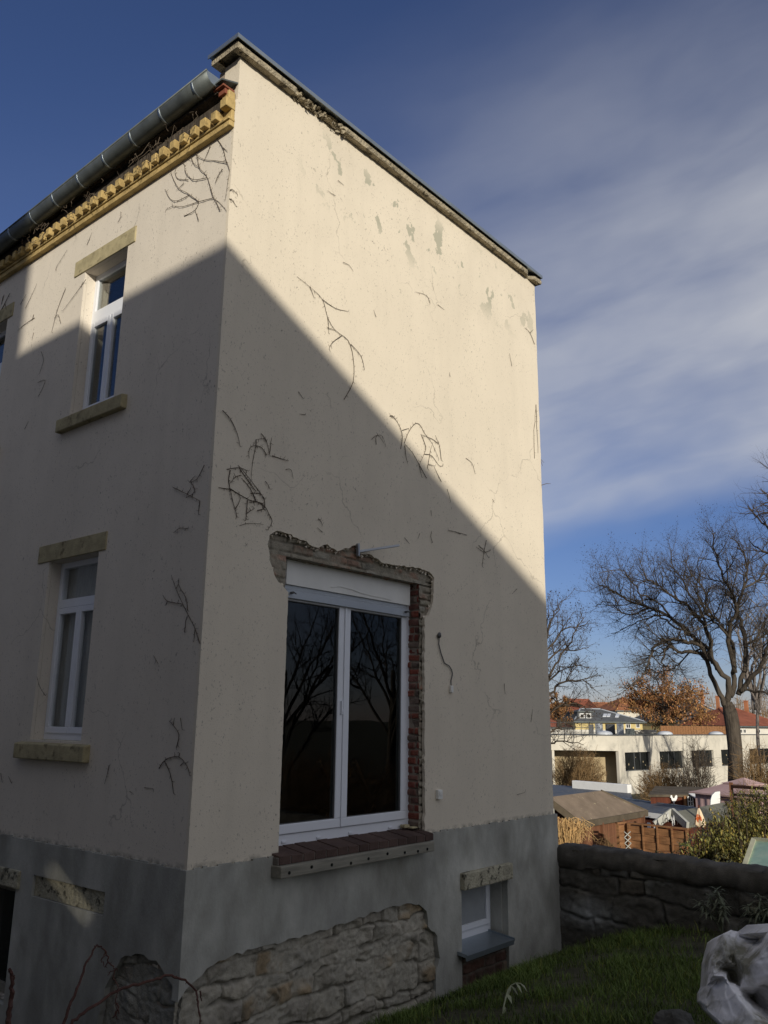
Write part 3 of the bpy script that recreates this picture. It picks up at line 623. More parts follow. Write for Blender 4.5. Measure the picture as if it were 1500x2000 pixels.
# ------------------------------------------------------------------ dead creeper on the walls
def smooth_path(pts, k=4):
    pts = [Vector(p) for p in pts]; out = []
    for i in range(len(pts)-1):
        p0 = pts[max(i-1,0)]; p1 = pts[i]; p2 = pts[i+1]; p3 = pts[min(i+2,len(pts)-1)]
        for j in range(k):
            t = j/k; out.append(.5*((2*p1)+(p2-p0)*t+(2*p0-5*p1+4*p2-p3)*t*t+(3*p1-p0-3*p2+p3)*t*t*t))
    out.append(pts[-1]); return out
def creeper(label, paths, f, r=.0055, group=None, seed=0, spurs=True):
    rg = random.Random(seed+len(paths)*13); b = MB(); r *= .62
    for p in paths:
        if len(p) > 2:
            sp_ = smooth_path([(u,v,0) for u,v in p], 3); p = [(a.x,a.y) for a in sp_]
        q = []
        for (u0,v0),(u1,v1) in zip(p, p[1:]):
            n = max(1, int(math.hypot(u1-u0, v1-v0)/9))
            for k in range(n):
                j = .9 if k else 0
                q.append((u0+(u1-u0)*k/n+rg.uniform(-j,j), v0+(v1-v0)*k/n+rg.uniform(-j,j)))
        q.append(p[-1]); m = len(q)
        W3 = [Vector(f(u, v, -.004-rg.random()*.008)) for u,v in q]
        rad = [r*(1-.55*i/max(1,m-1)) for i in range(m)]
        if rg.random() < .4: rad = rad[::-1]
        b.tube(W3, rad, 5)
        if spurs:
            for i in range(1, m):
                if rg.random() < .8:
                    a = W3[i]; t = (W3[i]-W3[i-1]).normalized(); nrm = Vector((0,1,0)) if f is on_gable else Vector((1,0,0))
                    s = t.cross(nrm)*(1 if rg.random() < .5 else -1); L = rg.uniform(.012,.045)
                    e = a+(s*.8+t*rg.uniform(-.3,.7))*L+nrm*rg.uniform(-.006,.004); b.tube([a, (a+e)/2+t*.004, e], [r*.55,r*.4,r*.25], 4)
    o = b.build('dead_creeper', M['ivy'], None)
    return tag(o, label, 'creeper', group)
def sc(paths, k, ox, oy): return [[(ox+u*k, oy+v*k) for u,v in p] for p in paths]
A = sc([[(1185,1102),(1150,1060),(1118,1035),(1100,975),(1080,920),(1045,880),(1035,840),(1028,790)],[(1118,1035),(1040,1055),(960,1080),(905,1078),(870,1095)],[(1040,1055),(980,1010),(935,985),(900,920),(895,890)],
 [(1040,1060),(1020,1100),(965,1130)],[(1020,1100),(1038,1150)],[(1110,690),(1130,720),(1165,770),(1180,830),(1200,890),(1190,960),(1178,1045)],[(1190,850),(1120,840),(1070,835),(1030,810),(1000,770)],[(1080,930),(1010,940),(970,900),(965,860),(940,830)],
 [(1125,960),(1140,920),(1165,885)],[(1100,980),(1112,1025)],[(990,1020),(930,1050),(890,1040),(865,990)],[(1118,1035),(1140,1075),(1150,1100)],[(1045,880),(1010,850),(1000,800)],[(1165,770),(1190,790)],[(1070,835),(1090,790),(1100,760)],[(985,940),(930,935),(915,900)],[(935,985),(960,960)]], .37333, 0, 0)
creeper('large tangle of dead creeper under the cornice beside the house corner', A, on_side, .0055, seed=1)
creeper('pair of short dead creeper hooks on the sunlit gable edge near the cornice', sc([[(1200,1040),(1215,1046),(1237,1080)],[(1203,995),(1215,990),(1242,1015)]], .37333, 0, 0), on_gable, .006, seed=2)
S2 = lambda *p: sc(p, .32, 0, 400)
creeper('long straight dead creeper stem left of the upper window, forking at its foot', S2([(400,510),(350,640),(315,775)],[(370,720),(355,670),(335,690)]), on_side, .005, seed=3)
creeper('dead creeper stem running down from the upper left corner of the window reveal', S2([(525,455),(470,530),(385,645)],[(495,500),(505,470)]), on_side, .005, seed=4)
creeper('dark dead creeper sprig at the left picture edge beside the second upper window', S2([(60,540),(30,600),(10,640)],[(30,600),(40,640)],[(8,610),(20,560)]), on_side, .009, seed=5)
creeper('dead creeper twig with a forked tip on the sunlit strip left of the upper window', S2([(210,690),(150,730),(110,765)],[(205,670),(195,705)]), on_side, .006, seed=6)
b = MB(); rg = random.Random(61)
for k in range(70):
    y = rg.choice((rg.uniform(.3,1.5),rg.uniform(.9,1.4),rg.uniform(1.8,2.6),rg.uniform(2.9,3.6))); p = [Vector((-.10-rg.random()*.05,y,rg.uniform(6.15,6.33)))]
    for i in range(4): p.append(p[-1]+Vector((rg.uniform(-.03,.012),rg.uniform(-.05,.05),rg.uniform(-.06,.03))))
    b.tube(p, [.0035,.003,.0028,.002,.001], 4, cap=False)
tag(b.build('dead_creeper', M['ivy'], None, recalc=False), 'dry wispy creeper strands caught between the cornice bricks and gutter', 'creeper')
g_l = 'short creeper twigs on the street wall'; lab_l = 'short loose dead creeper twig stuck to the street-side wall'
for i, p in enumerate([[(225,480),(155,630)],[(250,895),(265,950),(240,1030)],[(230,1085),(275,1070),(250,1140),(230,1170)],[(410,275),(350,370),(340,400)],[(735,40),(738,70),(720,105)],[(560,170),(530,245)],[(150,1370),(172,1325)],[(205,780),(195,820)],[(160,545),(125,605)]]):
    creeper(lab_l, S2(p), on_side, .0042, g_l, 20+i)
creeper('star-shaped dead creeper sprig on the shaded street wall near the corner', [[(399,908),(385,935),(370,942)],[(338,952),(365,965),(390,978)],[(375,945),(380,960),(365,972)],[(390,978),(388,1005)],[(370,942),(380,930)],[(365,965),(372,955)]], on_side, .006, seed=7)
S3 = lambda *p: sc(p, .3, 0, 1000)
creeper('tall branching dead creeper right of the lower side window', S3([(1115,410),(1145,500),(1190,600),(1240,700),(1270,760),(1298,850)],[(1165,430),(1165,480),(1210,560),(1220,640)],[(1060,540),(1090,580),(1180,598)],[(1270,760),(1262,840)],[(1215,680),(1200,780)],[(1090,580),(1080,605)],[(1145,500),(1160,470)]), on_side, .0062, seed=8)
creeper('dead creeper arch hanging low on the street wall just above the cement base', S3([(1035,1670),(1080,1610),(1165,1595),(1220,1660),(1235,1715)],[(1070,1620),(1110,1710),(1130,1830)],[(1165,1595),(1168,1570)],[(1195,1630),(1175,1650)]), on_side, .007, seed=9)
creeper('y-shaped dead creeper twig above the low arch on the street wall', S3([(1100,1360),(1125,1385),(1165,1450),(1148,1535)],[(1135,1340),(1128,1385)]), on_side, .006, seed=10)
for i, p in enumerate([[(1175,1340),(1185,1415)],[(1000,935),(1030,990)],[(1130,135),(1170,105),(1222,110)],[(680,1770),(700,1700),(710,1650)],[(940,1795),(995,1800)],[(240,1070),(260,1140),(295,1195)],[(845,1820),(865,1832)],[(5,1700),(15,1760)],[(55,1720),(75,1765)]]):
    creeper(lab_l, S3(p), on_side, .005, g_l, 40+i)
H = lambda *p: sc(p, .33333, 400, 780)
creeper('single bent dead creeper stem on the gable nearest the house corner', H([(105,65),(150,115),(190,200),(207,275)]), on_gable, .0065, seed=50)
creeper('looping dead creeper strands above the dark ring-shaped tangle on the gable', H([(330,200),(360,240),(382,330)],[(392,225),(380,320)],[(300,235),(345,230),(360,245)],[(300,235),(300,270),(280,370),(272,465)],[(260,345),(262,290),(295,270),(335,285),(362,325)]), on_gable, .0055, seed=51)
creeper('dead creeper side twig right of the looping strands on the gable', H([(395,330),(440,345),(493,360)]), on_gable, .0065, seed=52)
creeper('dark ring-shaped tangle of dead creeper on the shaded gable', H([(130,410),(200,400),(255,420)],[(150,415),(140,470),(150,530),(165,600),(180,650),(190,690)],[(195,385),(235,430),(290,500),(340,570),(352,610),(345,640),(310,650)],[(145,520),(200,555),(265,590),(305,598)],[(215,460),(265,520),(300,595)],[(150,490),(180,455),(210,445)],[(305,598),(350,625),(375,670),(395,715),(370,765)],[(250,590),(245,660),(240,710)],[(258,605),(300,600),(340,610)],[(245,670),(290,640)],[(180,640),(210,580)],[(80,515),(145,525)],[(270,550),(320,550),(350,580)],[(200,400),(250,470),(300,540)]), on_gable, .0068, seed=53)
creeper('thin wavy dead creeper strand under the dark tangle, above the broken plaster', H([(205,740),(260,725),(345,732)]), on_gable, .004, seed=54)
creeper('dead creeper tangle straddling the slanting shadow edge on the gable', H([(1085,97),(1115,115),(1145,165),(1158,220),(1148,290)],[(1085,97),(1098,94),(1115,115)],[(1158,180),(1195,170)],[(1170,255),(1195,190),(1235,140),(1265,155),(1285,195),(1330,255),(1372,350)],[(1170,260),(1215,310),(1255,380),(1298,460)],[(1172,270),(1180,340),(1188,370)],[(1270,210),(1295,280),(1285,320),(1258,380)],[(1258,390),(1272,455)],[(1285,320),(1330,330),(1370,385),(1395,390)],[(1350,210),(1375,270),(1385,350)],[(1265,205),(1330,230),(1368,260)],[(1330,270),(1305,400)],[(1345,395),(1385,480)],[(1310,380),(1350,390)]), on_gable, .0056, seed=55)
creeper('longest dead creeper stem, trailing down the middle of the sunlit gable', [[(580,540),(605,560),(630,585),(640,620),(655,645),(680,665),(690,700),(690,745),(672,780)],[(630,585),(655,602),(680,608)],[(640,620),(642,650)],[(668,655),(650,668),(643,680)],[(685,672),(705,695),(712,722)],[(605,560),(613,580)],[(655,645),(640,640)]], on_gable, .0055, seed=56)
creeper('small cross-shaped dead creeper sprig right of the door near the shadow edge', [[(935,1065),(945,1075),(955,1090)],[(950,1055),(945,1080),(942,1105)],[(930,1068),(945,1078),(958,1075)]], on_gable, .0055, seed=57)
creeper('dead creeper sprays clinging to the right vertical edge of the sunlit gable', [[(1025,640),(1035,650),(1044,672)],[(1035,650),(1040,645)],[(1046,800),(1043,850),(1044,895)],[(1047,790),(1049,840),(1052,885)]], lambda u,v,d: on_gable(min(u,1051),v,d), .006, seed=58)
b = MB(); rg = random.Random(81)
for k in range(16):
    z = rg.uniform(3.9,6.0); p = [Vector((HX-.01,.1+rg.random()*.2,z))]
    for i in range(5): p.append(p[-1]+Vector((rg.uniform(-.01,.045),rg.uniform(-.04,.04),rg.uniform(-.10,.02))))
    b.tube(p, [.005,.0045,.004,.0035,.003,.002], 4)
p = [Vector((HX,.05,3.92)),Vector((HX+.06,.03,3.99)),Vector((HX+.13,.0,4.02)),Vector((HX+.20,-.02,4.03))]; b.tube(p, [.005,.0045,.004,.002], 5)
o = b.build('dead_creeper', M['ivy'], None); tag(o, 'thin dead creeper strands sticking out past the right edge of the house', 'creeper')
g_g = 'short creeper twigs on the gable'; lab_g = 'short loose dead creeper twig stuck to the gable wall'
sm = H([(355,480),(370,500),(382,525)],[(475,410),(505,412),(518,465)],[(665,700),(680,715),(690,740)],[(660,750),(690,778)],[(1005,265),(1005,215),(1040,215),(1062,280)],[(1425,770),(1470,775),(1500,790)],[(1330,770),(1325,805),(1335,840)],[(1260,785),(1250,815)],[(1420,525),(1440,600)],[(1325,650),(1330,685)],[(555,85),(590,90)])
sm += [[(670,512),(682,518),(690,530)],[(812,570),(833,577),(840,592)],[(855,595),(868,605)],[(640,372),(655,382)],[(995,690),(1000,715)],[(583,765),(592,778)],[(875,1035),(895,1040),(912,1045)],[(910,895),(922,905),(928,925)],[(985,1335),(987,1355)],[(1040,1385),(1037,1410)],[(1000,1160),(1010,1150)],[(878,727),(879,735)],[(962,975),(966,982)],[(1010,1552),(1025,1548)],[(726,858),(738,850),(750,866)],[(790,1050),(800,1062)],[(660,352),(672,362)],[(730,605),(734,618)]]
for i, p in enumerate(sm): creeper(lab_g, [p], on_gable, .0045, g_g, 70+i, spurs=i % 2 == 0)

# ------------------------------------------------------------------ ground
def gz(x, y):
    x = np.asarray(x, float); y = np.asarray(y, float)
    d = np.maximum(0, np.where(x < 0, np.maximum(-y, -x), -y))
    near = -1.475+.62*(1-np.exp(-d/1.1))+.05*(fbm(x*.9+4, y*.9, 3)-.5)*np.clip(d, 0, 1)
    r = np.hypot(x-5.3, np.maximum(0, np.abs(y)-40)*.5)
    far = np.interp(r, [0,4,12,50,85,130,220,600,4000], [-2.0,-2.2,-3.1,-4.3,-4.5,-3.2,-1.5,-1.0,-1.0])
    return np.where(x < 5.42, near, far)
xs = np.unique(np.concatenate([np.linspace(-120,-12,20), np.linspace(-12,5.41,110), [5.43], np.linspace(5.6,20,30), np.linspace(20,140,40), np.linspace(140,600,20), np.geomspace(600,4000,14)]))
ysg = np.unique(np.concatenate([-np.geomspace(3000,60,14), np.linspace(-60,-9,20), np.linspace(-9,.5,64), np.linspace(.5,60,30), np.geomspace(60,3000,18)]))
XX, YY = np.meshgrid(xs, ysg, indexing='ij'); o = grid_obj('ground', np.stack([XX,YY,gz(XX,YY)],-1), len(xs), len(ysg), M['soil']); tag(o, kind='structure')
# grass blades in the garden corner
nb = 64000
gx_ = rng.uniform(-.2,5.2,nb*2); gy_ = rng.uniform(-4.6,-.06,nb*2)
dens = fbm(gx_*1.7, gy_*1.7, 4); keep = (dens > .30+.25*rng.random(nb*2))
bare = np.clip(1-np.hypot((gx_-4.9)/1.0, (gy_+.1)/.55), 0, 1)+np.clip(1-np.abs(gy_+.05)/.22, 0, 1)*.8+np.clip(1-np.hypot((gx_-4.9)/.45,(gy_+1.9)/1.0),0,1)*.6
keep &= rng.random(nb*2) > bare*1.6
gx_ = gx_[keep][:nb]; gy_ = gy_[keep][:nb]; n = len(gx_)
cl = fbm(gx_*2.6+9, gy_*2.6, 3)
hgt = (.022+.05*rng.random(n)+.26*np.clip(cl-.45,0,1)*rng.random(n)**1.5); az = rng.uniform(0,2*np.pi,n); wid = rng.uniform(.0016,.0034,n)
ln = rng.uniform(.2,1.1,n)*hgt; la = az+np.pi/2+rng.uniform(-.9,.9,n)
g0 = gz(gx_, gy_)-.004
ca, sa = np.cos(az), np.sin(az); lx, ly = np.cos(la)*ln, np.sin(la)*ln
B = np.zeros((n,5,3)); base = np.stack([gx_,gy_,g0],-1); wv = np.stack([ca*wid,sa*wid,np.zeros(n)],-1)
midp = base+np.stack([lx*.35,ly*.35,hgt*.62],-1); tip = base+np.stack([lx,ly,hgt*.98],-1)
B[:,0] = base-wv; B[:,1] = base+wv; B[:,2] = midp+wv*.8; B[:,3] = midp-wv*.8; B[:,4] = tip
idx = np.arange(n)[:,None]*5
F4 = (idx+np.array([0,1,2,3])); F3 = idx+np.array([3,2,4])
me = bpy.data.meshes.new('grass'); me.from_pydata(B.reshape(-1,3).tolist(), [], F4.tolist()+F3.tolist())
a = me.color_attributes.new('col','FLOAT_COLOR','POINT'); tone = rng.uniform(.6,1.5,(n,1))*np.array([[1,1,1]]); dry = rng.random(n) < .07; tone[dry] *= np.array([2.0,1.45,1.3])
tone = tone*(.65+.8*cl)[:,None]; c = np.ones((n,5,4),np.float32); c[:,:,:3] = tone[:,None,:]; a.data.foreach_set('color', c.ravel())
me.materials.append(M['grass']); o = bpy.data.objects.new('grass', me); COL.objects.link(o); tag(o, kind='stuff'); o['label'] = 'rough short lawn grass in the shaded garden corner'; o['category'] = 'grass'

# ------------------------------------------------------------------ garden wall (dark stone) running from the house corner
gw = empty('garden_wall', (5.42,-4,-1.4), 'dark sooty stone garden wall running from the house corner to the right', 'garden wall')
MWf = lambda u, d, w: (5.228+d, -u, w)
U, Wd, h, c = masonry(-.02, 9.0, -1.75, -.37, .016, seed=41, kind='rubble', rows=(.14,.30), stones=[(.105,.098,.083),(.13,.12,.098),(.09,.085,.075),(.17,.165,.145),(.11,.096,.075)], mortar=(.085,.079,.066), relief=.024, joint=.02, lenr=(.25,.7), smear=True)
pale = np.clip(1-np.hypot((U-.35)/.5,(Wd+1.02)/.22),0,1)[...,None]; c = c*(1-pale)+pale*np.array([.30,.31,.30])*(.6+.7*fbm(U*14,Wd*14,3))[...,None]
grid_obj('wall_face', np.stack([5.245-h*1.0, -U, Wd],-1), U.shape[0], U.shape[1], M['masonry'], gw, c)
nU = 520; Uc = np.linspace(-.02, 9.0, nU); sec = [(5.24,-.56),(5.215,-.52),(5.205,-.44),(5.225,-.375),(5.27,-.345),(5.45,-.335),(5.60,-.36),(5.63,-.45),(5.63,-2.6)]
V = np.zeros((nU,len(sec),3)); cc = np.zeros((nU,len(sec),3))
for j,(x,z) in enumerate(sec):
    f = fbm(Uc*4+j*2.2, np.full(nU,j*.9), 4)-.5; st_ = np.floor(Uc/.47+.25*np.sin(Uc*3)); V[:,j] = np.stack([x+.09*f+.02*np.sin(st_*12.3), -Uc, z+.055*(fbm(Uc*7+j*.3, np.full(nU,.3+j*.4),5)-.5)+.014*np.sin(st_*7.7)],-1); cc[:,j] = np.array([.10,.092,.078])*(.35+1.3*fbm(Uc*9+j*3, np.full(nU,j*1.3),3))[:,None]
grid_obj('wall_coping', V, nU, len(sec), M['masonry'], gw, cc)
# ------------------------------------------------------------------ woven bag
def bag():
    from mathutils.geometry import delaunay_2d_cdt
    K = [(1409,1826,5.22),(1428,1816,5.30),(1455,1823,5.36),(1482,1835,5.34),(1500,1820,5.08),(1560,1800,5.05),(1640,1850,5.1),(1660,1980,4.9),(1600,2060,4.5),(1470,2050,4.5),(1420,2008,4.72),(1385,1976,4.9),(1367,1955,5.0),(1368,1937,5.04),(1380,1925,5.02),(1384,1900,5.08),(1388,1870,5.16),
      (1417,1836,5.15),(1440,1842,5.22),(1470,1850,5.22),(1412,1872,5.08),(1436,1890,5.17),(1408,1893,5.16),(1420,1880,5.14),(1398,1880,5.02),(1392,1906,4.93),(1404,1912,5.0),(1414,1908,4.90),(1425,1925,4.86),(1442,1948,4.78),(1470,1985,4.66),(1505,2012,4.56),
      (1422,1897,5.2),(1440,1920,5.20),(1427,1915,5.22),(1470,1950,5.26),(1510,1985,5.2),(1448,1930,5.02),(1475,1926,4.98),(1505,1912,4.90),(1550,1890,4.86),(1457,1890,5.0),(1490,1855,4.98),(1530,1840,4.92),(1480,1880,4.93),(1478,1937,5.18),(1520,1935,5.06),(1560,1960,4.95),(1400,1935,4.93),(1410,1965,4.84),(1440,1985,4.74),(1388,1945,4.96),(1430,1862,5.16),(1520,1880,4.9),(1570,1840,4.95)]
    n0 = 17; cons = [(i,(i+1)%n0) for i in range(n0)]+[(24,25),(25,27),(27,28),(28,29),(29,30),(30,31),(33,35),(35,36),(37,38),(38,39),(39,40),(3,42),(42,41),(41,37),(21,33)]
    co, ed, fc, *_ = delaunay_2d_cdt([Vector((u,v)) for u,v,d in K], cons, [list(range(n0))], 1, 1e-4)
    Z = {(round(u),round(v)):d for u,v,d in K}; bm = bmesh.new(); vs = []
    for p in co:
        d = Z.get((round(p.x),round(p.y)))
        if d is None: d = min(K, key=lambda k: (k[0]-p.x)**2+(k[1]-p.y)**2)[2]
        vs.append(bm.verts.new(P(p.x,p.y,d)))
    for f in fc: bm.faces.new([vs[i] for i in f])
    bmesh.ops.recalc_face_normals(bm, faces=bm.faces)
    bmesh.ops.subdivide_edges(bm, edges=bm.edges[:], cuts=2, use_grid_fill=True)
    bmesh.ops.smooth_vert(bm, verts=[v for v in bm.verts if not v.is_boundary], factor=.15, use_axis_x=True, use_axis_y=True, use_axis_z=True)
    bmesh.ops.subdivide_edges(bm, edges=bm.edges[:], cuts=3, use_grid_fill=True)
    for _ in range(1): bmesh.ops.smooth_vert(bm, verts=[v for v in bm.verts if not v.is_boundary], factor=.4, use_axis_x=True, use_axis_y=True, use_axis_z=True)
    rg = random.Random(2); dirs = [(Vector((rg.gauss(0,1),rg.gauss(0,1),rg.gauss(0,1))).normalized(), rg.uniform(9,34), rg.uniform(0,6)) for _ in range(9)]
    vd = Vector((Rw[2][0],Rw[2][1],0)).normalized()
    tri = lambda x: abs((x/math.pi) % 2-1)
    for v in bm.verts:
        p = v.co; w = p+Vector((noise.noise(p*4),noise.noise(p*4+Vector((9,0,0))),noise.noise(p*4+Vector((0,9,0)))))*.06
        h = sum(tri(w.dot(d)*f+o)/f for d,f,o in dirs)*.075+.018*noise.noise(p*9)+.009*noise.noise(p*26)+.004*noise.noise(p*60); m = .35 if v.is_boundary else 1
        c_ = Rw @ (np.array(p)-CAM); u_, v_ = 750+FPX*c_[0]/c_[2], 1000+FPX*c_[1]/c_[2]; an = math.atan2(v_-1893, u_-1420); rad = math.hypot(v_-1893, u_-1420)
        h += .030*(1-abs(math.sin(an*5.5+1.6*noise.noise(p*5)+rad*.012)))**3*min(1,rad/30)*max(0,1-rad/190)+.020*(1-abs(math.sin((u_*.6+v_)*.055+2.2*noise.noise(p*6))))**4
        v.co = p-vd*(h-.02)*m+Vector((0,0,(h-.02)*.3*m))
    be = [e for e in bm.edges if e.is_boundary]; r = bmesh.ops.extrude_edge_only(bm, edges=be); nv = [g for g in r['geom'] if isinstance(g, bmesh.types.BMVert)]
    cen = sum((v.co for v in nv), Vector())/len(nv)
    for v in nv: v.co = v.co.lerp(Vector((cen.x,cen.y,v.co.z)), .42)+vd*.36+Vector((0,0,-.10))
    be = [e for e in bm.edges if e.is_boundary]; bmesh.ops.holes_fill(bm, edges=be)
    bmesh.ops.recalc_face_normals(bm, faces=bm.faces)
    me = bpy.data.meshes.new('woven_sack'); bm.to_mesh(me); bm.free(); me.polygons.foreach_set('use_smooth',[True]*len(me.polygons)); me.materials.append(M['tarp'])
    o = bpy.data.objects.new('woven_sack', me); COL.objects.link(o); tag(o, 'crumpled dirty white woven sack slumped on the grass', 'sack')
bag()
# dark stone poking up at the lower edge
bm = bmesh.new(); bmesh.ops.create_icosphere(bm, subdivisions=4, radius=1); q = Vector(PZ(1322, 2010, -.86))
for v in bm.verts:
    p = v.co; s = 1+.25*noise.noise(p*1.3)+.08*noise.noise(p*5); m_ = max(abs(p.x),abs(p.y),abs(p.z)); v.co = q+Vector((p.x*.13,p.y*.12,p.z*.11))*(s/m_**.35)
me = bpy.data.meshes.new('garden_stone'); bm.to_mesh(me); bm.free(); me.materials.append(M['stone_dark']); o = bpy.data.objects.new('garden_stone', me); COL.objects.link(o); tag(o, 'dark rough stone in the grass left of the woven sack', 'stone')
# spurge-like plant at the wall
def leafquad(b, p, d, L, w, droop=.3, col=None, up=Vector((0,0,1))):
    d = d.normalized(); s = d.cross(up)
    if s.length < .05: s = Vector((1,0,0))
    s = s.normalized()*w/2; m1 = p+d*L*.5+Vector((0,0,-droop*L*.12)); e = p+d*L+Vector((0,0,-droop*L*.5))
    b.add([p-s*.3, p+s*.3, m1+s+Vector((0,0,w*.12)), m1-s+Vector((0,0,w*.12)), e], [(0,1,2,3),(3,2,4)], col)
def whorl_plant(x, y, stems, lab, seed):
    rg = random.Random(seed); z0 = float(gz(x,y)); e = empty('spurge_plant', (x,y,z0), lab, 'plant')
    st = MB(); lf = MB()
    for (dx,dy,h) in stems:
        p = [Vector((x+dx*.3*t, y+dy*.3*t, z0+h*t))+Vector((dx*.7*t*t,dy*.7*t*t,0)) for t in (0,.3,.6,.85,1)]
        st.tube(p, [.009,.008,.007,.006,.005], 6)
        for t in np.linspace(.45,1,16):
            i = min(3,int(t*4)); a = p[0].lerp(p[-1], t) if t < .98 else p[-1]
            a = p[i].lerp(p[i+1], t*4-i) if i < 4 else p[-1]
            for k in range(3):
                an = rg.uniform(0,6.28); d = Vector((math.cos(an),math.sin(an),rg.uniform(-.5,.35) if t < .9 else rg.uniform(-.1,.7)))
                leafquad(lf, a, d, rg.uniform(.07,.14), rg.uniform(.014,.024), rg.uniform(.3,1.3))
    st.build('stem', M['leaf_grey'], e); lf.build('foliage', M['leaf_grey'], e)
whorl_plant(4.98,-1.92,[(.0,.02,.42),(.06,.12,.34),(-.08,-.06,.30),(-.02,.2,.28)],'grey-green spurge with drooping narrow leaves against the dark garden wall',3)
whorl_plant(5.02,-2.26,[(.02,-.03,.36),(.0,-.14,.30),(.05,.1,.25)],'smaller grey-green spurge at the right picture edge by the garden wall',4)
# arching pale-leaved stem in the grass
pts = [PZ(u,v,z) for u,v,z in ((980,1995,-1.06),(984,1965,-.99),(990,1940,-.93),(998,1925,-.89),(1008,1920,-.87),(1017,1921,-.875),(1022,1928,-.90))]
q0 = Vector(pts[0]); e = empty('arching_weed', (q0.x,q0.y,float(gz(q0.x,q0.y))), 'single arching stem with pale wilted leaves in the grass below the cellar window', 'weed')
b = MB(); b.tube([Vector((q0.x,q0.y,float(gz(q0.x,q0.y))))]+[Vector(p) for p in pts], [.007,.007,.006,.006,.005,.004,.004,.003], 6); b.build('stem', M['leaf_pale'], e)
b = MB(); rg = random.Random(9)
for p in pts[:6]:
    for k in range(2):
        a = rg.uniform(0,6.28); leafquad(b, Vector(p), Vector((math.cos(a),math.sin(a),-.6)), rg.uniform(.05,.085), rg.uniform(.025,.04), .8)
b.build('foliage', M['leaf_pale'], e)
# bramble canes in the foreground, in front of the street wall
def cane(lab, chains, seed):
    rg = random.Random(seed); b = MB()
    for r, pts in chains:
        q = []
        W3 = [Vector(P(u,v,d)) for u,v,d in pts]
        for a_, c_ in zip(W3, W3[1:]):
            for k in range(5): q.append(a_.lerp(c_, k/5)+Vector([rg.uniform(-.004,.004) for _ in range(3)]))
        q.append(W3[-1]); m = len(q); b.tube(q, [r*(1-.5*i/m) for i in range(m)], 6)
        for i in range(3, m, 4):
            t = (q[i]-q[i-1]).normalized(); s = t.cross(Vector((Rw[2][0],Rw[2][1],0)))*(1 if i % 8 == 3 else -1); b.tube([q[i], q[i]+s*.012+t*.004], [r*.5,.0008], 4)
    o = b.build('bramble_cane', M['cane'], None); return tag(o, lab, 'bramble')
cane('long arching red-brown bramble cane reaching to the house corner', [(.0075,[(120,2080,3.9),(140,1995,4.0),(180,1965,4.05),(240,1930,4.15),(290,1917,4.2),(330,1904,4.25),(360,1915,4.25),(383,1935,4.2),(388,1965,4.15),(392,2010,4.1)]),(.004,[(392,1935,4.2),(394,1955,4.2)])], 1)
cane('upright bramble cane with a drooping withered tip', [(.0075,[(110,2080,3.9),(124,1998,3.95),(150,1930,4.0),(170,1880,4.05),(190,1845,4.1)]),(.0035,[(190,1845,4.1),(207,1858,4.1),(213,1878,4.1),(226,1893,4.1),(220,1910,4.1),(230,1925,4.1),(226,1950,4.1),(228,1990,4.1)]),(.003,[(226,1893,4.1),(216,1896,4.1),(210,1905,4.1)]),(.003,[(213,1878,4.1),(205,1890,4.1)]),(.003,[(207,1858,4.1),(198,1875,4.1),(203,1888,4.1)]),(.004,[(228,1975,4.1),(220,1988,4.1)]),(.004,[(228,1960,4.1),(232,1980,4.1)])], 2)
cane('thick orange-brown cane stub at the lower left corner', [(.011,[(14,2080,3.6),(17,1995,3.6),(22,1950,3.62),(24,1915,3.62),(18,1893,3.62)]),(.004,[(24,1912,3.62),(29,1906,3.62)])], 3)

# ------------------------------------------------------------------ neighbours behind the camera: they cast the shade on the walls
nbh = empty('shadow_barn', (-11,-15,-1), 'tall unseen barn behind the camera, eave shades the walls, open back added for sun streak', 'barn')  # barn form, open back and slits added to pass the wall's sun streak
eave = 4.93+.4637*8.5; YB0, YB1 = -21.4, 3.535-8.5*SUN_B/SUN_A
back = lambda Y, z: (Y-8.5*SUN_B/SUN_A, z+8.5*.4637)
def strip(pts, w):
    l = []; r = []
    for i, p in enumerate(pts):
        a = pts[max(i-1,0)]; c = pts[min(i+1,len(pts)-1)]; dx, dy = c[0]-a[0], c[1]-a[1]; m = math.hypot(dx,dy); nx, ny = -dy/m*w/2, dx/m*w/2
        l.append(back(p[0]+nx,p[1]+ny)); r.append(back(p[0]-nx,p[1]-ny))
    return l+r[::-1]
gap1 = strip([(1.80,.62),(1.74,.15),(1.74,-.10)], .024); gap2 = strip([(1.80,-.18),(1.5,-.33),(1.15,-.48)], .05)  # added slits, shaped to throw the sun streak on the street wall
MBn = lambda u, d, w: (-8.5-d, u, w)
b = MB(); b.slab([(YB0,-2),(YB1,-2),(YB1,eave-.06),(YB0,eave-.06)], [gap1,gap2], 0, .02, MBn); b.build('wall', M['plaster_neigh'], nbh)
b = MB(); b.box((-13,YB0,-2),(-8.53,YB0+.2,8.3)); b.box((-13,YB1-.2,-2),(-8.53,YB1-.003,8.3)); b.build('side_wall', M['plaster_neigh'], nbh)
b = MB(); b.prism([(-8.5,eave-.06),(-8.5,eave),(-13.4,eave-.6),(-13.4,eave-.7)], YB0, YB1, lambda u,d,w: (u,d,w)); b.build('roof', M['tile_red'], nbh)
nb2 = empty('neighbour_house', (-11,-1,-1), 'tall plain neighbouring house behind the camera left of the barn', 'house')
b = MB(); b.box((-14,YB1,-2),(-8.5,6.5,10.85)); b.build('wall', M['plaster_neigh'], nb2); b = MB(); b.prism([(-14.1,10.851),(-8.49,10.851),(-8.49,10.95),(-14.1,10.95)], YB1-.01, 6.6, lambda u,d,w:(u,d,w)); b.build('roof', M['tile_red'], nb2)

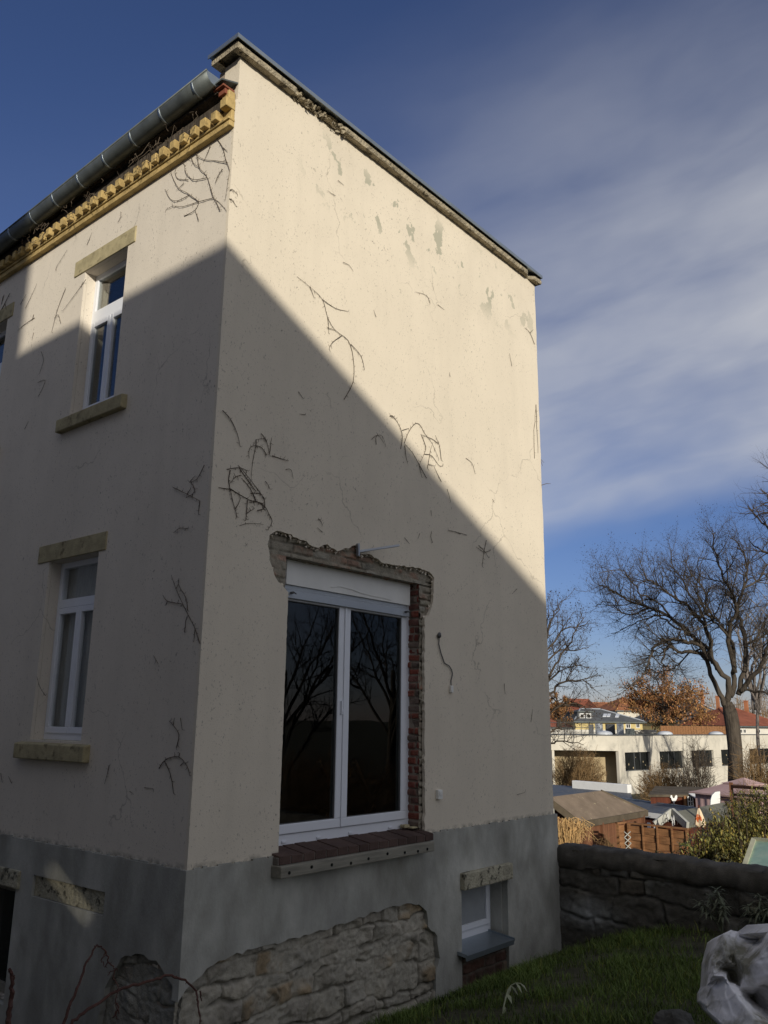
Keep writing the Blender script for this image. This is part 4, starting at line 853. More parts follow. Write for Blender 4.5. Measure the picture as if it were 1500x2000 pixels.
# ------------------------------------------------------------------ trees
def spread(b, path, rads, rg, level, cfg, leaves=None):
    """grow side branches along a limb"""
    L = sum((a-c).length for a, c in zip(path, path[1:])); n = max(2, int(L*cfg['per_m'][level]))
    for k in range(n):
        t = rg.uniform(cfg['from'][level], 1.0); f = t*(len(path)-1); i = min(int(f), len(path)-2); fr_ = f-i
        p = path[i].lerp(path[i+1], fr_); tan = (path[i+1]-path[i]).normalized(); r0 = rads[i]*(1-fr_)+rads[i+1]*fr_
        side = Vector((rg.gauss(0,1),rg.gauss(0,1),rg.gauss(0,1)*.8)); side = (side-tan*side.dot(tan)).normalized()
        d = (tan*cfg['fwd'][level]+side+Vector((0,0,cfg['up'][level]))).normalized()
        ln = cfg['len'][level]*rg.uniform(.55,1.25)*(1.15-.45*t); r = min(r0*.62, cfg['r'][level]*rg.uniform(.7,1.2))
        m = cfg['seg'][level]; q = [p]; dd = d.copy()
        for s in range(m):
            dd = (dd+Vector((rg.gauss(0,1),rg.gauss(0,1),rg.gauss(0,1)))*cfg['wob']+Vector((0,0,cfg['curl']))).normalized(); q.append(q[-1]+dd*(ln/m))
        rr = [r*(1-.75*s/m) for s in range(m+1)]
        b.tube(q, rr, 5 if level == 0 else (4 if level == 1 else 3), cap=False)
        if level+1 < cfg['levels']: spread(b, q, rr, rg, level+1, cfg, leaves)
        elif leaves is not None: leaves.append(q)
CFG = dict(levels=3, per_m=[3.4,6.6,8.0], fwd=[.75,.8,.9], up=[.25,.2,.2], len=[1.75,.9,.45], r=[.032,.016,.0115], seg=[5,4,3], wob=.16, curl=.05)
CFG['from'] = [.22,.2,.15]
def limb_tree(name, label, d, limbs, base, cfg, seed, bark, cat='tree', group=None, leafmat=None, leafn=1, leafs=.06, trunk=None):
    rg = random.Random(seed); b = MB(); tips = [] if leafmat else None
    bx = Vector(base); e = empty(name, bx, label, cat, group)
    tb = MB()
    if trunk: 
        tp = smooth_path(trunk[0], 5); m = len(tp); rr = np.interp(np.linspace(0,1,m), np.linspace(0,1,len(trunk[1])), trunk[1]); tb.tube(tp, list(rr), 12)
        tb.build('trunk', M[bark], e, smooth=True)
    for pts, r0, r1 in limbs:
        p = smooth_path(pts, 4); m = len(p)
        p = [q+Vector((rg.gauss(0,.04),rg.gauss(0,.04),rg.gauss(0,.03)))*(1 if 0 < i < m-1 else 0) for i, q in enumerate(p)]
        rr = [r0+(r1-r0)*(i/(m-1))**.8 for i in range(m)]; b.tube(p, rr, 8); spread(b, p, rr, rg, 0, cfg, tips)
    cr = b.build('crown', M[bark], e, smooth=True, recalc=False)
    if leafmat:
        lb = MB()
        for q in tips:
            for k in range(leafn):
                a = q[-1].lerp(q[0], rg.random()*.8); ct = rg.uniform(.55,1.5)
                leafquad(lb, a+Vector((rg.gauss(0,.03),rg.gauss(0,.03),rg.gauss(0,.03))), Vector((rg.gauss(0,1),rg.gauss(0,1),rg.gauss(-.4,.6))), leafs*rg.uniform(.7,1.4), leafs*rg.uniform(.4,.8), .5, (ct,ct*rg.uniform(.85,1.1),ct*.9))
        lb.build('dry_leaves', M[leafmat], e, recalc=False)
    return e
def zp(p, d, rg, amp=0): return Vector(P(p[0], p[1], d+rg.uniform(-amp,amp)))
D1 = 40.0; rg = random.Random(3)
Z4 = lambda pts: [(1040+u*.30667, 900+v*.30667) for u,v in pts]
raw = [([(1230,1560),(1180,1450),(1110,1280),(1040,1215),(950,1220),(880,1185),(830,1230),(845,1300),(900,1340)],.20,.03,-1),
 ([(1235,1540),(1240,1390),(1130,1270),(1090,1190),(1020,1160),(900,1140),(810,1155),(760,1210),(740,1290),(690,1390),(600,1430)],.22,.03,-2),
 ([(1180,1330),(1110,1200),(1000,1100),(880,1000),(740,930),(640,905),(560,860),(470,800),(420,790)],.18,.025,1),
 ([(1010,1110),(900,1050),(800,990),(700,1010),(600,1060),(500,1100)],.09,.02,3),
 ([(1150,1290),(1120,1100),(1050,1000),(970,900),(880,850),(800,790),(720,740),(680,620)],.17,.02,-2),
 ([(1260,1500),(1290,1350),(1280,1200),(1240,1090),(1170,1000),(1110,930),(1100,830),(1010,720),(950,600)],.20,.02,2),
 ([(1290,1350),(1250,1080),(1290,960),(1280,870),(1220,760),(1180,640),(1150,540),(1160,460)],.17,.02,-3),
 ([(1310,1490),(1360,1270),(1350,1080),(1310,960),(1340,820),(1370,700),(1330,560),(1250,480)],.19,.02,1),
 ([(1320,1470),(1400,1380),(1470,1280),(1500,1180),(1580,1060),(1640,950),(1680,840)],.19,.03,-2),
 ([(1350,1180),(1400,1150),(1480,1110),(1560,1020),(1600,900)],.11,.02,2),
 ([(1330,1460),(1450,1470),(1560,1500),(1680,1470)],.11,.03,-1),
 ([(1120,1100),(1080,960),(1000,850),(960,760),(900,680),(880,560)],.11,.02,4),
 ([(1280,1200),(1200,1060),(1130,990),(1060,880),(1050,760),(1060,620)],.10,.02,-4),
 ([(1090,1190),(1000,1230),(930,1300),(870,1330),(800,1360),(760,1440)],.07,.015,3),
 ([(880,1000),(800,900),(700,850),(620,760),(560,700),(420,720)],.08,.015,-3),
 ([(1340,820),(1440,760),(1500,650),(1560,560)],.09,.02,3),
 ([(740,930),(640,980),(560,960),(480,900),(400,930)],.07,.015,2)]
limbs = []
for pts, r0, r1, dd in raw:
    q = Z4(pts); n = len(q); limbs.append(([Vector(P(u,v,D1+dd*i/(n-1)*1.1)) for i,(u,v) in enumerate(q)], r0*.62, r1*.8))
bp = P(1437,1560,D1); trunk = ([Vector(P(u,v,D1)) for u,v in ((1439,1575),(1437,1525),(1436,1470),(1431,1420),(1426,1392),(1420,1372))],[.36,.325,.30,.30,.29,.2])
limb_tree('bare_tree', 'large bare spreading tree with a thick striped trunk in front of the white building', D1, limbs, (bp[0],bp[1],float(gz(bp[0],bp[1]))), CFG, 5, 'bark', trunk=trunk, leafmat='leaf_dark', leafn=1, leafs=.05)
# tree half hidden by the house, dark seed clusters
D2 = 27.0
raw2 = [([(1030,1440),(1050,1380),(1070,1330),(1090,1290),(1120,1240),(1140,1205)],.07,.01,1),([(1040,1400),(1075,1350),(1105,1330),(1140,1330),(1158,1345)],.05,.01,-1),
 ([(1030,1380),(1055,1300),(1070,1240),(1085,1195),(1095,1175)],.06,.01,2),([(1040,1420),(1080,1385),(1115,1375),(1145,1385)],.05,.01,0),([(1030,1400),(1060,1270),(1068,1230),(1070,1200)],.05,.01,-2),([(1035,1450),(1075,1430),(1110,1410),(1150,1395)],.05,.008,1),
 ([(1040,1460),(1080,1450),(1110,1448),(1140,1455)],.04,.008,-1),([(1050,1320),(1090,1270),(1125,1270),(1150,1265)],.04,.008,2),([(1050,1300),(1095,1235),(1130,1225),(1148,1220)],.035,.008,0),([(1060,1350),(1090,1310),(1120,1300),(1150,1305)],.035,.008,-1)]
limbs = [([Vector(P(u,v,D2+dd*i/(len(p)-1))) for i,(u,v) in enumerate(p)], r0, r1) for p, r0, r1, dd in raw2]
bp = P(1020,1500,D2)
CF2 = dict(CFG, per_m=[6.0,8.0,8.0], len=[.85,.42,.22], r=[.014,.008,.005], seg=[4,3,2], up=[.4,.3,.3])
limb_tree('bare_tree', 'bare tree with dark seed clusters half hidden by the right edge of the house', D2, limbs, (bp[0],bp[1],float(gz(bp[0],bp[1]))), CF2, 9, 'twig', leafmat='leaf_dark', leafn=1, leafs=.05, trunk=([Vector((bp[0],bp[1],float(gz(bp[0],bp[1])))), Vector(P(1022,1480,D2)), Vector(P(1030,1400,D2))],[.2,.16,.1]))
# tree at the upper right edge
D3 = 34.0
raw3 = [([(1640,1300),(1600,1180),(1560,1100),(1520,1050),(1490,1020),(1462,990)],.15,.015,1),([(1620,1240),(1580,1090),(1540,1020),(1510,980),(1485,955)],.12,.015,-1),([(1600,1180),(1560,1120),(1520,1090),(1480,1070),(1462,1050)],.09,.012,2),([(1640,1300),(1600,1230),(1550,1160),(1510,1130),(1480,1120)],.09,.012,-2),([(1600,1160),(1570,1040),(1540,960),(1520,930),(1505,920)],.09,.012,1),([(1600,1100),(1540,1010),(1500,1000),(1470,1015)],.06,.01,0)]
limbs = [([Vector(P(u,v,D3+dd*i/(len(p)-1))) for i,(u,v) in enumerate(p)], r0, r1) for p, r0, r1, dd in raw3]
bp = P(1650,1400,D3); z = float(gz(bp[0],bp[1]))
CF3 = dict(CFG, per_m=[2.6,4.2,5.0], len=[1.5,.75,.4], r=[.03,.014,.008])
limb_tree('bare_tree', 'bare tree whose fine crown enters at the right picture edge above the large tree', D3, limbs, (bp[0],bp[1],z), CF3, 13, 'twig', trunk=([Vector((bp[0],bp[1],z)), Vector(P(1650,1400,D3)), Vector(P(1640,1300,D3))],[.35,.3,.2]))
# pale birch-like tree behind the big one
D4 = 62.0; raw4 = []
rg = random.Random(44)
for k in range(13):
    u0 = 1480+rg.uniform(-8,8); raw4.append(([(u0,1400-rg.uniform(0,40)),(u0+rg.uniform(-30,20),1300),(u0+rg.uniform(-70,50),1220),(u0+rg.uniform(-95,70),1110+rg.uniform(-10,90))],.09,.012,rg.uniform(-3,3)))
limbs = [([Vector(P(u,v,D4+dd*i/(len(p)-1))) for i,(u,v) in enumerate(p)], r0, r1) for p, r0, r1, dd in raw4]
bp = P(1480,1480,D4); z = float(gz(bp[0],bp[1]))
CF4 = dict(CFG, per_m=[1.2,2.2,3.0], len=[2.2,1.1,.6], r=[.03,.016,.010], curl=-.06)
M['birch'] = mat('pale_birch_twigs', (.22,.19,.17), .9, .25, 2)
limb_tree('birch_tree', 'pale fine-twigged birch behind the large bare tree', D4, limbs, (bp[0],bp[1],z), CF4, 17, 'birch', trunk=([Vector((bp[0],bp[1],z)), Vector(P(1480,1440,D4)), Vector(P(1480,1370,D4))],[.13,.11,.08]))
# brown-leaved oak between the houses
def leafy_tree(name, label, u, v0, v1, wpx, d, seed, lm, n, ls, bark='bark', cat='tree', open_=.35):
    rg = random.Random(seed); px = d/FPX; base = Vector(P(u, v1, d)); zb = float(gz(base.x, base.y)); top = Vector(P(u, v0, d)); Hh = top.z-base.z; R = wpx*px/2
    e = empty(name, (base.x,base.y,zb), label, cat); b = MB(); tips = []
    tb = MB(); tb.tube([Vector((base.x,base.y,zb)), base, base+Vector((.1,0,Hh*.35)), base+Vector((0,.1,Hh*.7))], [.35,.30,.2,.08], 8); tb.build('trunk', M[bark], e, smooth=True)
    for k in range(26):
        a = rg.uniform(0,6.28); t = rg.uniform(.05,.75); s = base+Vector((0,0,Hh*t)); reach = R*math.sqrt(max(.1,1-(t-.35)**2*1.6))*rg.uniform(.6,1.05)
        en = s+Vector((math.cos(a)*reach, math.sin(a)*reach, Hh*rg.uniform(.12,.34))); mid = s.lerp(en,.5)+Vector((rg.gauss(0,.2),rg.gauss(0,.2),Hh*.03))
        p = smooth_path([s,mid,en],4); rr = [.10*(1-.8*i/(len(p)-1)) for i in range(len(p))]; b.tube(p, rr, 5)
        spread(b, p, rr, rg, 0, dict(CFG, levels=2, per_m=[1.4,2.2,3], len=[R*.34,R*.18,.3], r=[.03,.014,.01], seg=[4,3,2]), tips)
    b.build('crown', M[bark], e, recalc=False)
    lb = MB()
    for i in range(n):
        q = tips[rg.randrange(len(tips))]; c = q[-1].lerp(q[0], rg.random()); ct = rg.uniform(.6,1.45)
        leafquad(lb, c+Vector((rg.gauss(0,1),rg.gauss(0,1),rg.gauss(0,.8)))*R*.055, Vector((rg.gauss(0,1),rg.gauss(0,1),rg.gauss(-.3,.7))), ls*rg.uniform(.7,1.5), ls*rg.uniform(.5,.9), .5, (ct,ct*rg.uniform(.85,1.1),ct))
    lb.build('leaves', M[lm], e, recalc=False); return e
leafy_tree('oak_tree', 'orange-brown dry-leaved oak standing before the far roofs', 1300, 1330, 1432, 175, 96, 21, 'leaf_orange', 13000, .20)
leafy_tree('oak_tree', 'smaller red-brown leafy tree beside the house edge before the far red roofs', 1092, 1352, 1420, 60, 92, 22, 'leaf_orange', 3200, .18)
# twiggy shrubs
def shrub(name, label, u, v0, v1, wpx, d, n, seed, m='twig_warm', lean=0, sub=5):
    rg = random.Random(seed); b = MB(); base = Vector(P(u, v1, d)); zb = float(gz(base.x,base.y)); top = Vector(P(u, v0, d)); Hh = top.z-zb; R = wpx*d/FPX/2
    rt = Vector((Rw[0][0],Rw[0][1],0)).normalized(); fw_ = Vector((Rw[2][0],Rw[2][1],0)).normalized()
    e = Vector((base.x,base.y,zb))
    for k in range(n):
        s = e+rt*rg.uniform(-.5,.5)*R+fw_*rg.uniform(-.4,.4)*R*.6; t = rg.uniform(-1,1)
        en = e+rt*t*R+fw_*rg.uniform(-.6,.6)*R*.7+Vector((0,0,Hh*rg.uniform(.55,1.0)*math.sqrt(max(.12,1-.65*t*t))))
        mid = s.lerp(en,.55)+Vector((rg.gauss(0,.1),rg.gauss(0,.1),Hh*.06)); p = smooth_path([s,mid,en],3); m_ = len(p)
        r = .0085*d/30; b.tube(p, [r*(1-.6*i/m_) for i in range(m_)], 3, cap=False)
        for j in range(sub):
            a = p[rg.randrange(2,m_)]; dv = Vector((rg.gauss(0,1),rg.gauss(0,1),rg.gauss(.5,.6))).normalized()*Hh*rg.uniform(.08,.2); b.tube([a,a+dv*.5+Vector((0,0,.02)),a+dv], [r*.6,r*.45,r*.25], 3, cap=False)
    o = b.build(name, M[m], None, recalc=False); o.location = (0,0,0); return tag(o, label, 'shrub')
shrub('bare_shrub', 'broad straw-brown bare shrub under the school overhang beside the house edge', 1130, 1458, 1555, 100, 56, 420, 31)
shrub('bare_shrub', 'brown twiggy hedge below the first two school windows', 1300, 1490, 1560, 100, 50, 420, 32)
shrub('bare_shrub', 'dark bare sapling thicket under the third school window', 1368, 1440, 1560, 60, 48, 130, 33, 'twig')
shrub('bare_shrub', 'tan twiggy hedge at the right picture edge beside the tree trunk', 1488, 1455, 1570, 90, 37, 420, 34)
shrub('bare_shrub', 'thin tan shrub growing in front of the pink pavilion', 1475, 1520, 1640, 80, 20, 260, 35)
# far trees on the skyline
for i, (u, v0, v1, w_, d) in enumerate([(1180,1362,1400,50,210),(1205,1372,1400,36,220),(1395,1352,1400,60,200),(1440,1356,1400,60,215),(1490,1350,1400,60,190),(1150,1372,1400,40,205)]):
    o = shrub('far_tree', 'far bare tree showing faintly on the skyline between the roofs', u, v0, v1, w_, d, 60, 60+i, 'twig_warm', sub=6); o['category'] = 'tree'; o['group'] = 'far bare trees on the skyline'
# leathery evergreen bush behind the wall
def evergreen(label, blobs, n, seed):
    rg = random.Random(seed); c0 = blobs[0][0]; zb = float(gz(c0.x,c0.y)); e = empty('evergreen_bush', (c0.x,c0.y,zb), label, 'bush'); st = MB(); lf = MB()
    for c,(rx,ry,rz) in blobs:
        for k in range(int(n/len(blobs)/11)):
            a = Vector((rg.gauss(0,1),rg.gauss(0,1),rg.gauss(.25,.9))).normalized()*rg.uniform(.45,1.02)*(1+.25*noise.noise(c+Vector((k*.7,0,0))))
            tip = c+Vector((a.x*rx,a.y*ry,a.z*rz)); root = Vector((c.x+rg.uniform(-.2,.2),c.y+rg.uniform(-.2,.2),zb)); mid = root.lerp(tip,.6)+Vector((0,0,-.1))
            if k % 3 == 0: st.tube([root,mid,tip],[.012,.008,.004],4,cap=False)
            out = (tip-c).normalized(); ct0 = rg.uniform(.6,1.5)
            for j in range(11):
                q = tip-out*rg.uniform(0,.16)+Vector((rg.gauss(0,1),rg.gauss(0,1),rg.gauss(0,1)))*.02; ct = ct0*rg.uniform(.7,1.35); yl = rg.random()
                dv = out+Vector((rg.gauss(0,1),rg.gauss(0,1),rg.gauss(-.1,1)))*.9
                leafquad(lf, q, dv, rg.uniform(.042,.078), rg.uniform(.014,.026), rg.uniform(.1,.9), (ct*(1+.6*yl*(yl > .75)),ct*(1+.25*yl*(yl > .75)),ct*.9))
    st.build('stem', M['twig'], e, recalc=False); lf.build('foliage', M['leaf_green'], e, recalc=False)
V3 = lambda u,v,d: Vector(P(u,v,d))
evergreen('olive-green leathery evergreen bush behind the garden wall, right of the plank fence', [(V3(1452,1625,12.6),(.45,.6,.50)),(V3(1490,1600,12.8),(.5,.6,.50)),(V3(1415,1655,12.4),(.38,.5,.42)),(V3(1380,1672,12.2),(.30,.4,.36)),(V3(1470,1690,12.3),(.6,.6,.5)),(V3(1545,1610,12.8),(.5,.6,.6))], 15000, 51)
evergreen('dark sprawling low evergreen at the foot of the plank fence', [(V3(1325,1682,14.6),(.22,.3,.2)),(V3(1290,1676,14.8),(.14,.2,.12)),(V3(1400,1695,11.2),(.3,.3,.16)),(V3(1440,1700,11.0),(.25,.3,.14))], 900, 52)

# ------------------------------------------------------------------ allotment sheds beyond the wall
def quad_roof(b, pts, th):      # slab from 4 top points
    pts = [Vector(p) for p in pts]; lo = [p-Vector((0,0,th)) for p in pts]
    b.add(pts+lo, [(0,1,2,3),(7,6,5,4)]+[(i,4+i,4+(i+1)%4,(i+1)%4) for i in range(4)]); return b
fl = Vector(PZ(1135,1606,-1.0)); frr = Vector(PZ(1264,1584,-1.0)); br_ = Vector(PZ(1174,1544,-.52)); bl_ = Vector(PZ(1070,1557,-.52))
zs = -3.15
shed = empty('garden_shed', (fl+frr+br_+bl_)/4*1.0, 'red-brown wooden shed with a large brown felt roof beside the house edge', 'shed'); shed.location.z = zs
quad_roof(MB(), [fl,frr,br_,bl_], .05).build('roof', M['roof_felt'], shed)
b = MB(); b.bar(fl-Vector((0,0,.05)), frr-Vector((0,0,.05)), .05, .13); b.bar(fl-Vector((0,0,.06)), bl_-Vector((0,0,.06)), .05, .13); b.bar(frr-Vector((0,0,.02)), br_-Vector((0,0,.02)), .06, .08); b.build('roof_edge', M['felt_dark'], shed)
cen = (fl+frr+br_+bl_)/4
def inset(p, k=.12): q = p.lerp(Vector((cen.x,cen.y,p.z)), k); return q
cs = [inset(p) for p in (fl,frr,br_,bl_)]; b = MB()
vs = [Vector((p.x,p.y,zs)) for p in cs]+[p-Vector((0,0,.055)) for p in cs]; b.add(vs, [(0,1,5,4),(1,2,6,5),(2,3,7,6),(3,0,4,7)]); b.build('wall', M['wood_red'], shed)
a_, c_ = cs[0], cs[1]
for t in (.0,.27,.62,1.0):
    b = MB()
    q = a_.lerp(c_, t); nrm = Vector((c_.y-a_.y, a_.x-c_.x, 0)).normalized(); b.bar(Vector((q.x,q.y,zs))+nrm*.03, Vector((q.x,q.y,-1.08))+nrm*.03, .08, .05)
    b.build('corner_post', M['wood_red'], shed)
# reed mats leaning at the shed's open side
rg = random.Random(71); b = MB(); q0 = Vector(PZ(1088,1640,-1.13)); q1 = Vector(PZ(1124,1640,-1.13))
for k in range(170):
    t = rg.random(); p = q0.lerp(q1, t)+Vector((rg.uniform(-.1,.1),rg.uniform(-.1,.1),0)); top = Vector((p.x+rg.gauss(0,.06),p.y+rg.gauss(0,.06),rg.uniform(-.98,-.74))); b.tube([Vector((p.x,p.y,-3.1)),Vector((p.x,p.y,-1.3)),top], [.010,.009,.004], 4, cap=False)
for k in range(90):
    t = rg.random(); p = q0.lerp(q1, t*1.6-.05); s = Vector((p.x,p.y,rg.uniform(-.86,-.72))); b.tube([s,s+Vector((rg.gauss(0,.12),rg.gauss(0,.12),-.10)),s+Vector((rg.gauss(0,.16),rg.gauss(0,.16),-.32))], [.008,.007,.003], 4, cap=False)
o = b.build('reed_mat', M['reed'], None, recalc=False); tag(o, 'shaggy straw reed mat standing between the house edge and the shed', 'reed mat')
b = MB(); b.bar((q1.x,q1.y,-3.1),(q1.x,q1.y,-.9),.05,.05); o = b.build('wooden_stake', M['reed'], None); tag(o, 'pale wooden stake at the right side of the straw reed mat', 'stake')
# plank fence
def fence(label, uL, vL, uR, vR, zt, boards, battens, name='fence_panel', dz=1.8):
    A_ = Vector(PZ(uL,vL,zt)); B_ = Vector(PZ(uR,vR,zt)); d = B_-A_; nrm = Vector((d.y,-d.x,0)).normalized(); 
    if nrm.dot(Vector((CAM[0],CAM[1],0))-A_) < 0: nrm = -nrm
    e = empty(name, (A_.x,A_.y,zt-dz), label, 'fence'); b = MB(); h = dz/boards; rg = random.Random(3)
    F = lambda u,dd,w: tuple(A_+d*u+nrm*dd+Vector((0,0,w)))
    nb_ = battens-1
    for k in range(boards):
        for s in range(nb_):
            off = .006 if (k+s) % 2 else -.006; n2 = 5
            for j in range(n2):
                t0, t1 = (s+j/n2)/nb_, (s+(j+1)/n2)/nb_; o0, o1 = off*math.sin(math.pi*j/n2)*2, off*math.sin(math.pi*(j+1)/n2)*2
                z0, z1 = -dz+k*h+.003, -dz+(k+1)*h-.003; p = [F(t0,o0-.006,z0),F(t1,o1-.006,z0),F(t1,o1-.006,z1),F(t0,o0-.006,z1),F(t0,o0+.006,z0),F(t1,o1+.006,z0),F(t1,o1+.006,z1),F(t0,o0+.006,z1)]
                b.add(p, [(0,3,2,1),(4,5,6,7),(0,1,5,4),(2,3,7,6)])
    b.build('boards', M['wood_fence'], e, recalc=False)
    b = MB()
    for k in range(battens):
        t = k/nb_; w = .05 if k in (0,nb_) else .028; b.bar(Vector(F(t,.028,-dz)), Vector(F(t,.028,.03)), w, .03)
    b.build('batten', M['wood_fence'], e); b = MB(); b.bar(Vector(F(-.01,.0,.045)), Vector(F(1.01,.0,.045)), .07, .03); b.build('cap_rail', M['wood_fence'], e)
fence('orange-brown interwoven plank fence panel beyond the garden wall', 1229, 1612, 1343, 1624, -.98, 13, 5)
fence('narrow slatted wooden gate panel left of the plank fence', 1204, 1612, 1221, 1611, -.985, 12, 2, 'gate_panel')
A_ = Vector(PZ(1225,1624,-1.05)); b = MB()
for k in range(9): 
    z = -1.05-k*.11; b.bar((A_.x-.06,A_.y+.04,z),(A_.x+.06,A_.y-.04,z-.11),.015,.012); b.bar((A_.x+.06,A_.y-.04,z),(A_.x-.06,A_.y+.04,z-.11),.015,.012)
o = b.build('lattice_strip', M['wood_grey'], None); tag(o, 'narrow grey lattice strip between gate panel and plank fence', 'lattice')
# flower pot on a post
q = Vector(PZ(1338,1672,-1.12)); pt = empty('flower_pot', (q.x,q.y,q.z), 'terracotta flower pot with small green plant on a post at the fence end', 'flower pot')
b = MB(); b.tube([q,q+Vector((0,0,.10)),q+Vector((0,0,.125)),q+Vector((0,0,.126)),q+Vector((0,0,.16))],[.052,.07,.072,.085,.085],14); b.build('pot', M['pot'], pt, smooth=False)
lf = MB(); rg = random.Random(5)
for k in range(60): leafquad(lf, q+Vector((rg.gauss(0,.03),rg.gauss(0,.03),.16)), Vector((rg.gauss(0,1),rg.gauss(0,1),rg.uniform(.1,1.2))), rg.uniform(.05,.11), .03, .6, (1.2,1.5,1))
lf.build('foliage', M['leaf_green'], pt)
b = MB(); b.box((q.x-.06,q.y-.06,-3.2),(q.x+.06,q.y+.06,q.z-.001)); o = b.build('wooden_post', M['wood_fence'], None); tag(o, 'orange wooden post under the flower pot', 'post')
# playhouse with white A-frame gable and grey felt roof
d0 = 20.2
ap = Vector(P(1315,1586,d0)); L_ = Vector(P(1281,1612,d0-.2)); R_ = Vector(P(1345,1614,d0-.6)); back_ = Vector(P(1413,1574,d0+3.0))-ap; back_.z = 0
ph = empty('playhouse', (ap.x,ap.y,-3.3), 'small garden house with pale A-frame gable and grey-green felt roof behind the plank fence', 'garden house')
b = MB(); quad_roof(b, [ap, R_, R_+back_, ap+back_], .04); quad_roof(b, [ap+back_, L_+back_, L_, ap], .04); b.build('roof', M['felt_grey'], ph)
out = -back_.normalized()*.05
b = MB(); b.bar(ap+out+Vector((0,0,.01)), L_+out+Vector((0,0,.01)), .06, .16); b.bar(ap+out+Vector((0,0,.01)), R_+out+Vector((0,0,.01)), .06, .16); b.build('bargeboard', M['wood_grey'], ph)
b = MB(); cb_ = (L_+R_)/2; b.bar(Vector((ap.x,ap.y,ap.z-.1)), Vector((cb_.x,cb_.y,cb_.z-.3)), .06, .06); b.bar(L_+Vector((0,0,-.05)), R_+Vector((0,0,-.05)), .06, .06); b.build('gable_strut', M['wood_dark'], ph)
w4 = [L_.lerp(cb_,.12), R_.lerp(cb_,.12)]; b = MB(); ins = back_.normalized()*.15
vs = [Vector((p.x,p.y,-3.3))+ins for p in w4]+[p+ins for p in w4]+[Vector((p.x,p.y,-3.3))+back_ for p in w4]+[p+back_ for p in w4]; b.add(vs, [(0,1,3,2),(1,5,7,3),(5,4,6,7),(4,0,2,6)]); b.add([w4[0]+ins,w4[1]+ins,Vector((ap.x,ap.y,ap.z-.08))+ins],[(0,1,2)]); b.build('wall', M['wood_dark'], ph)
b = MB(); rg = random.Random(8)
for k in range(7):
    s = cb_.lerp(ap, rg.uniform(.1,.6))-back_.normalized()*.02+Vector((rg.uniform(-.2,.2),rg.uniform(-.2,.2),0)); b.tube([s+Vector((.1*math.cos(t),.05*math.cos(t),.1*math.sin(t))) for t in np.linspace(0,4,8)], .007, 5)
b.build('ornament', M['white_paint'], ph)
# folded parasol
q = Vector(P(1367,1606,18.6)); pa = empty('folded_parasol', (q.x,q.y,-3.1), 'folded cream and orange striped parasol above the fence', 'parasol')
b = MB(); n = 12; vs = []; fs = []
for j,(z,r) in enumerate(((.27,.010),(.20,.036),(.09,.064),(-.04,.084),(-.09,.074))):
    for k in range(n): a = 2*math.pi*k/n; rr = r*(1+.35*(k % 2)); vs.append((q.x+rr*math.cos(a)+.03*(.3-z), q.y+rr*math.sin(a), q.z+z+(.04*(k%2) if j == 4 else 0)))
for j in range(4):
    for k in range(n): fs.append((j*n+k,j*n+(k+1)%n,(j+1)*n+(k+1)%n,(j+1)*n+k))
b.add(vs, fs); b.build('canopy', M['parasol'], pa); b = MB(); b.tube([(q.x,q.y,-3.1),(q.x,q.y,q.z+.32)],.014,6); b.build('pole', M['wood_dark'], pa)
# long blue-grey roofs
def roofed(label, pts_top, zb, roofm, wallm, name='garden_hut', cat='hut', th=.06, k=.08):
    pts = [Vector(p) for p in pts_top]; c = sum(pts, Vector())/4; e = empty(name, (c.x,c.y,zb), label, cat); quad_roof(MB(), pts, th).build('roof', M[roofm], e)
    cs = [p.lerp(Vector((c.x,c.y,p.z)), k)-Vector((0,0,th+.004)) for p in pts]; vs = [Vector((p.x,p.y,zb)) for p in cs]+cs; b = MB(); b.add(vs, [(0,1,5,4),(1,2,6,5),(2,3,7,6),(3,0,4,7)]); b.build('wall', M[wallm], e); return e, pts
e1, p1 = roofed('long low hut with a blue-grey sheet roof running behind the brown shed to the right', [PZ(1252,1584,-1.44),PZ(1372,1599,-1.44),PZ(1400,1584,-1.36),PZ(1215,1560,-1.36)], -3.6, 'blue_roof', 'wood_dark')
b = MB(); b.bar(p1[0]+Vector((0,0,-.08)), p1[1]+Vector((0,0,-.08)), .05, .14); b.build('fascia', M['white_paint'], e1); b = MB(); b.bar(p1[3]+Vector((0,0,.01)), p1[2]+Vector((0,0,.01)), .05, .04); b.build('ridge_strip', M['flash'], e1)
for t0, t1 in ((.12,.17),(.22,.27)):
    a_ = p1[0].lerp(p1[1],t0); c_ = p1[0].lerp(p1[1],t1); nrm = Vector((CAM[0]-a_.x,CAM[1]-a_.y,0)).normalized(); o_ = p1[3]-p1[0]; o_.z = 0; b = MB(); b.add([a_+o_*.04+nrm*.2+Vector((0,0,-.55)),c_+o_*.04+nrm*.2+Vector((0,0,-.55)),c_+o_*.04+nrm*.2+Vector((0,0,-.28)),a_+o_*.04+nrm*.2+Vector((0,0,-.28))],[(0,1,2,3)])
    w_ = b.build('window', M['white_paint'], e1); sd = w_.modifiers.new('solid','SOLIDIFY'); sd.thickness = .03
e2, p2 = roofed('wide hut with a corrugated blue-grey roof behind the brown shed', [PZ(1060,1562,-1.5),PZ(1240,1570,-1.5),PZ(1230,1544,-1.42),PZ(1060,1531,-1.42)], -3.9, 'blue_roof', 'wood_grey')
a_ = Vector(PZ(1121,1532,-1.30)); c_ = Vector(PZ(1230,1541,-1.30)); b = MB(); b.bar(a_, c_, .25, .30); o = b.build('white_fascia_box', M['white_paint'], e2, bevel=.02)
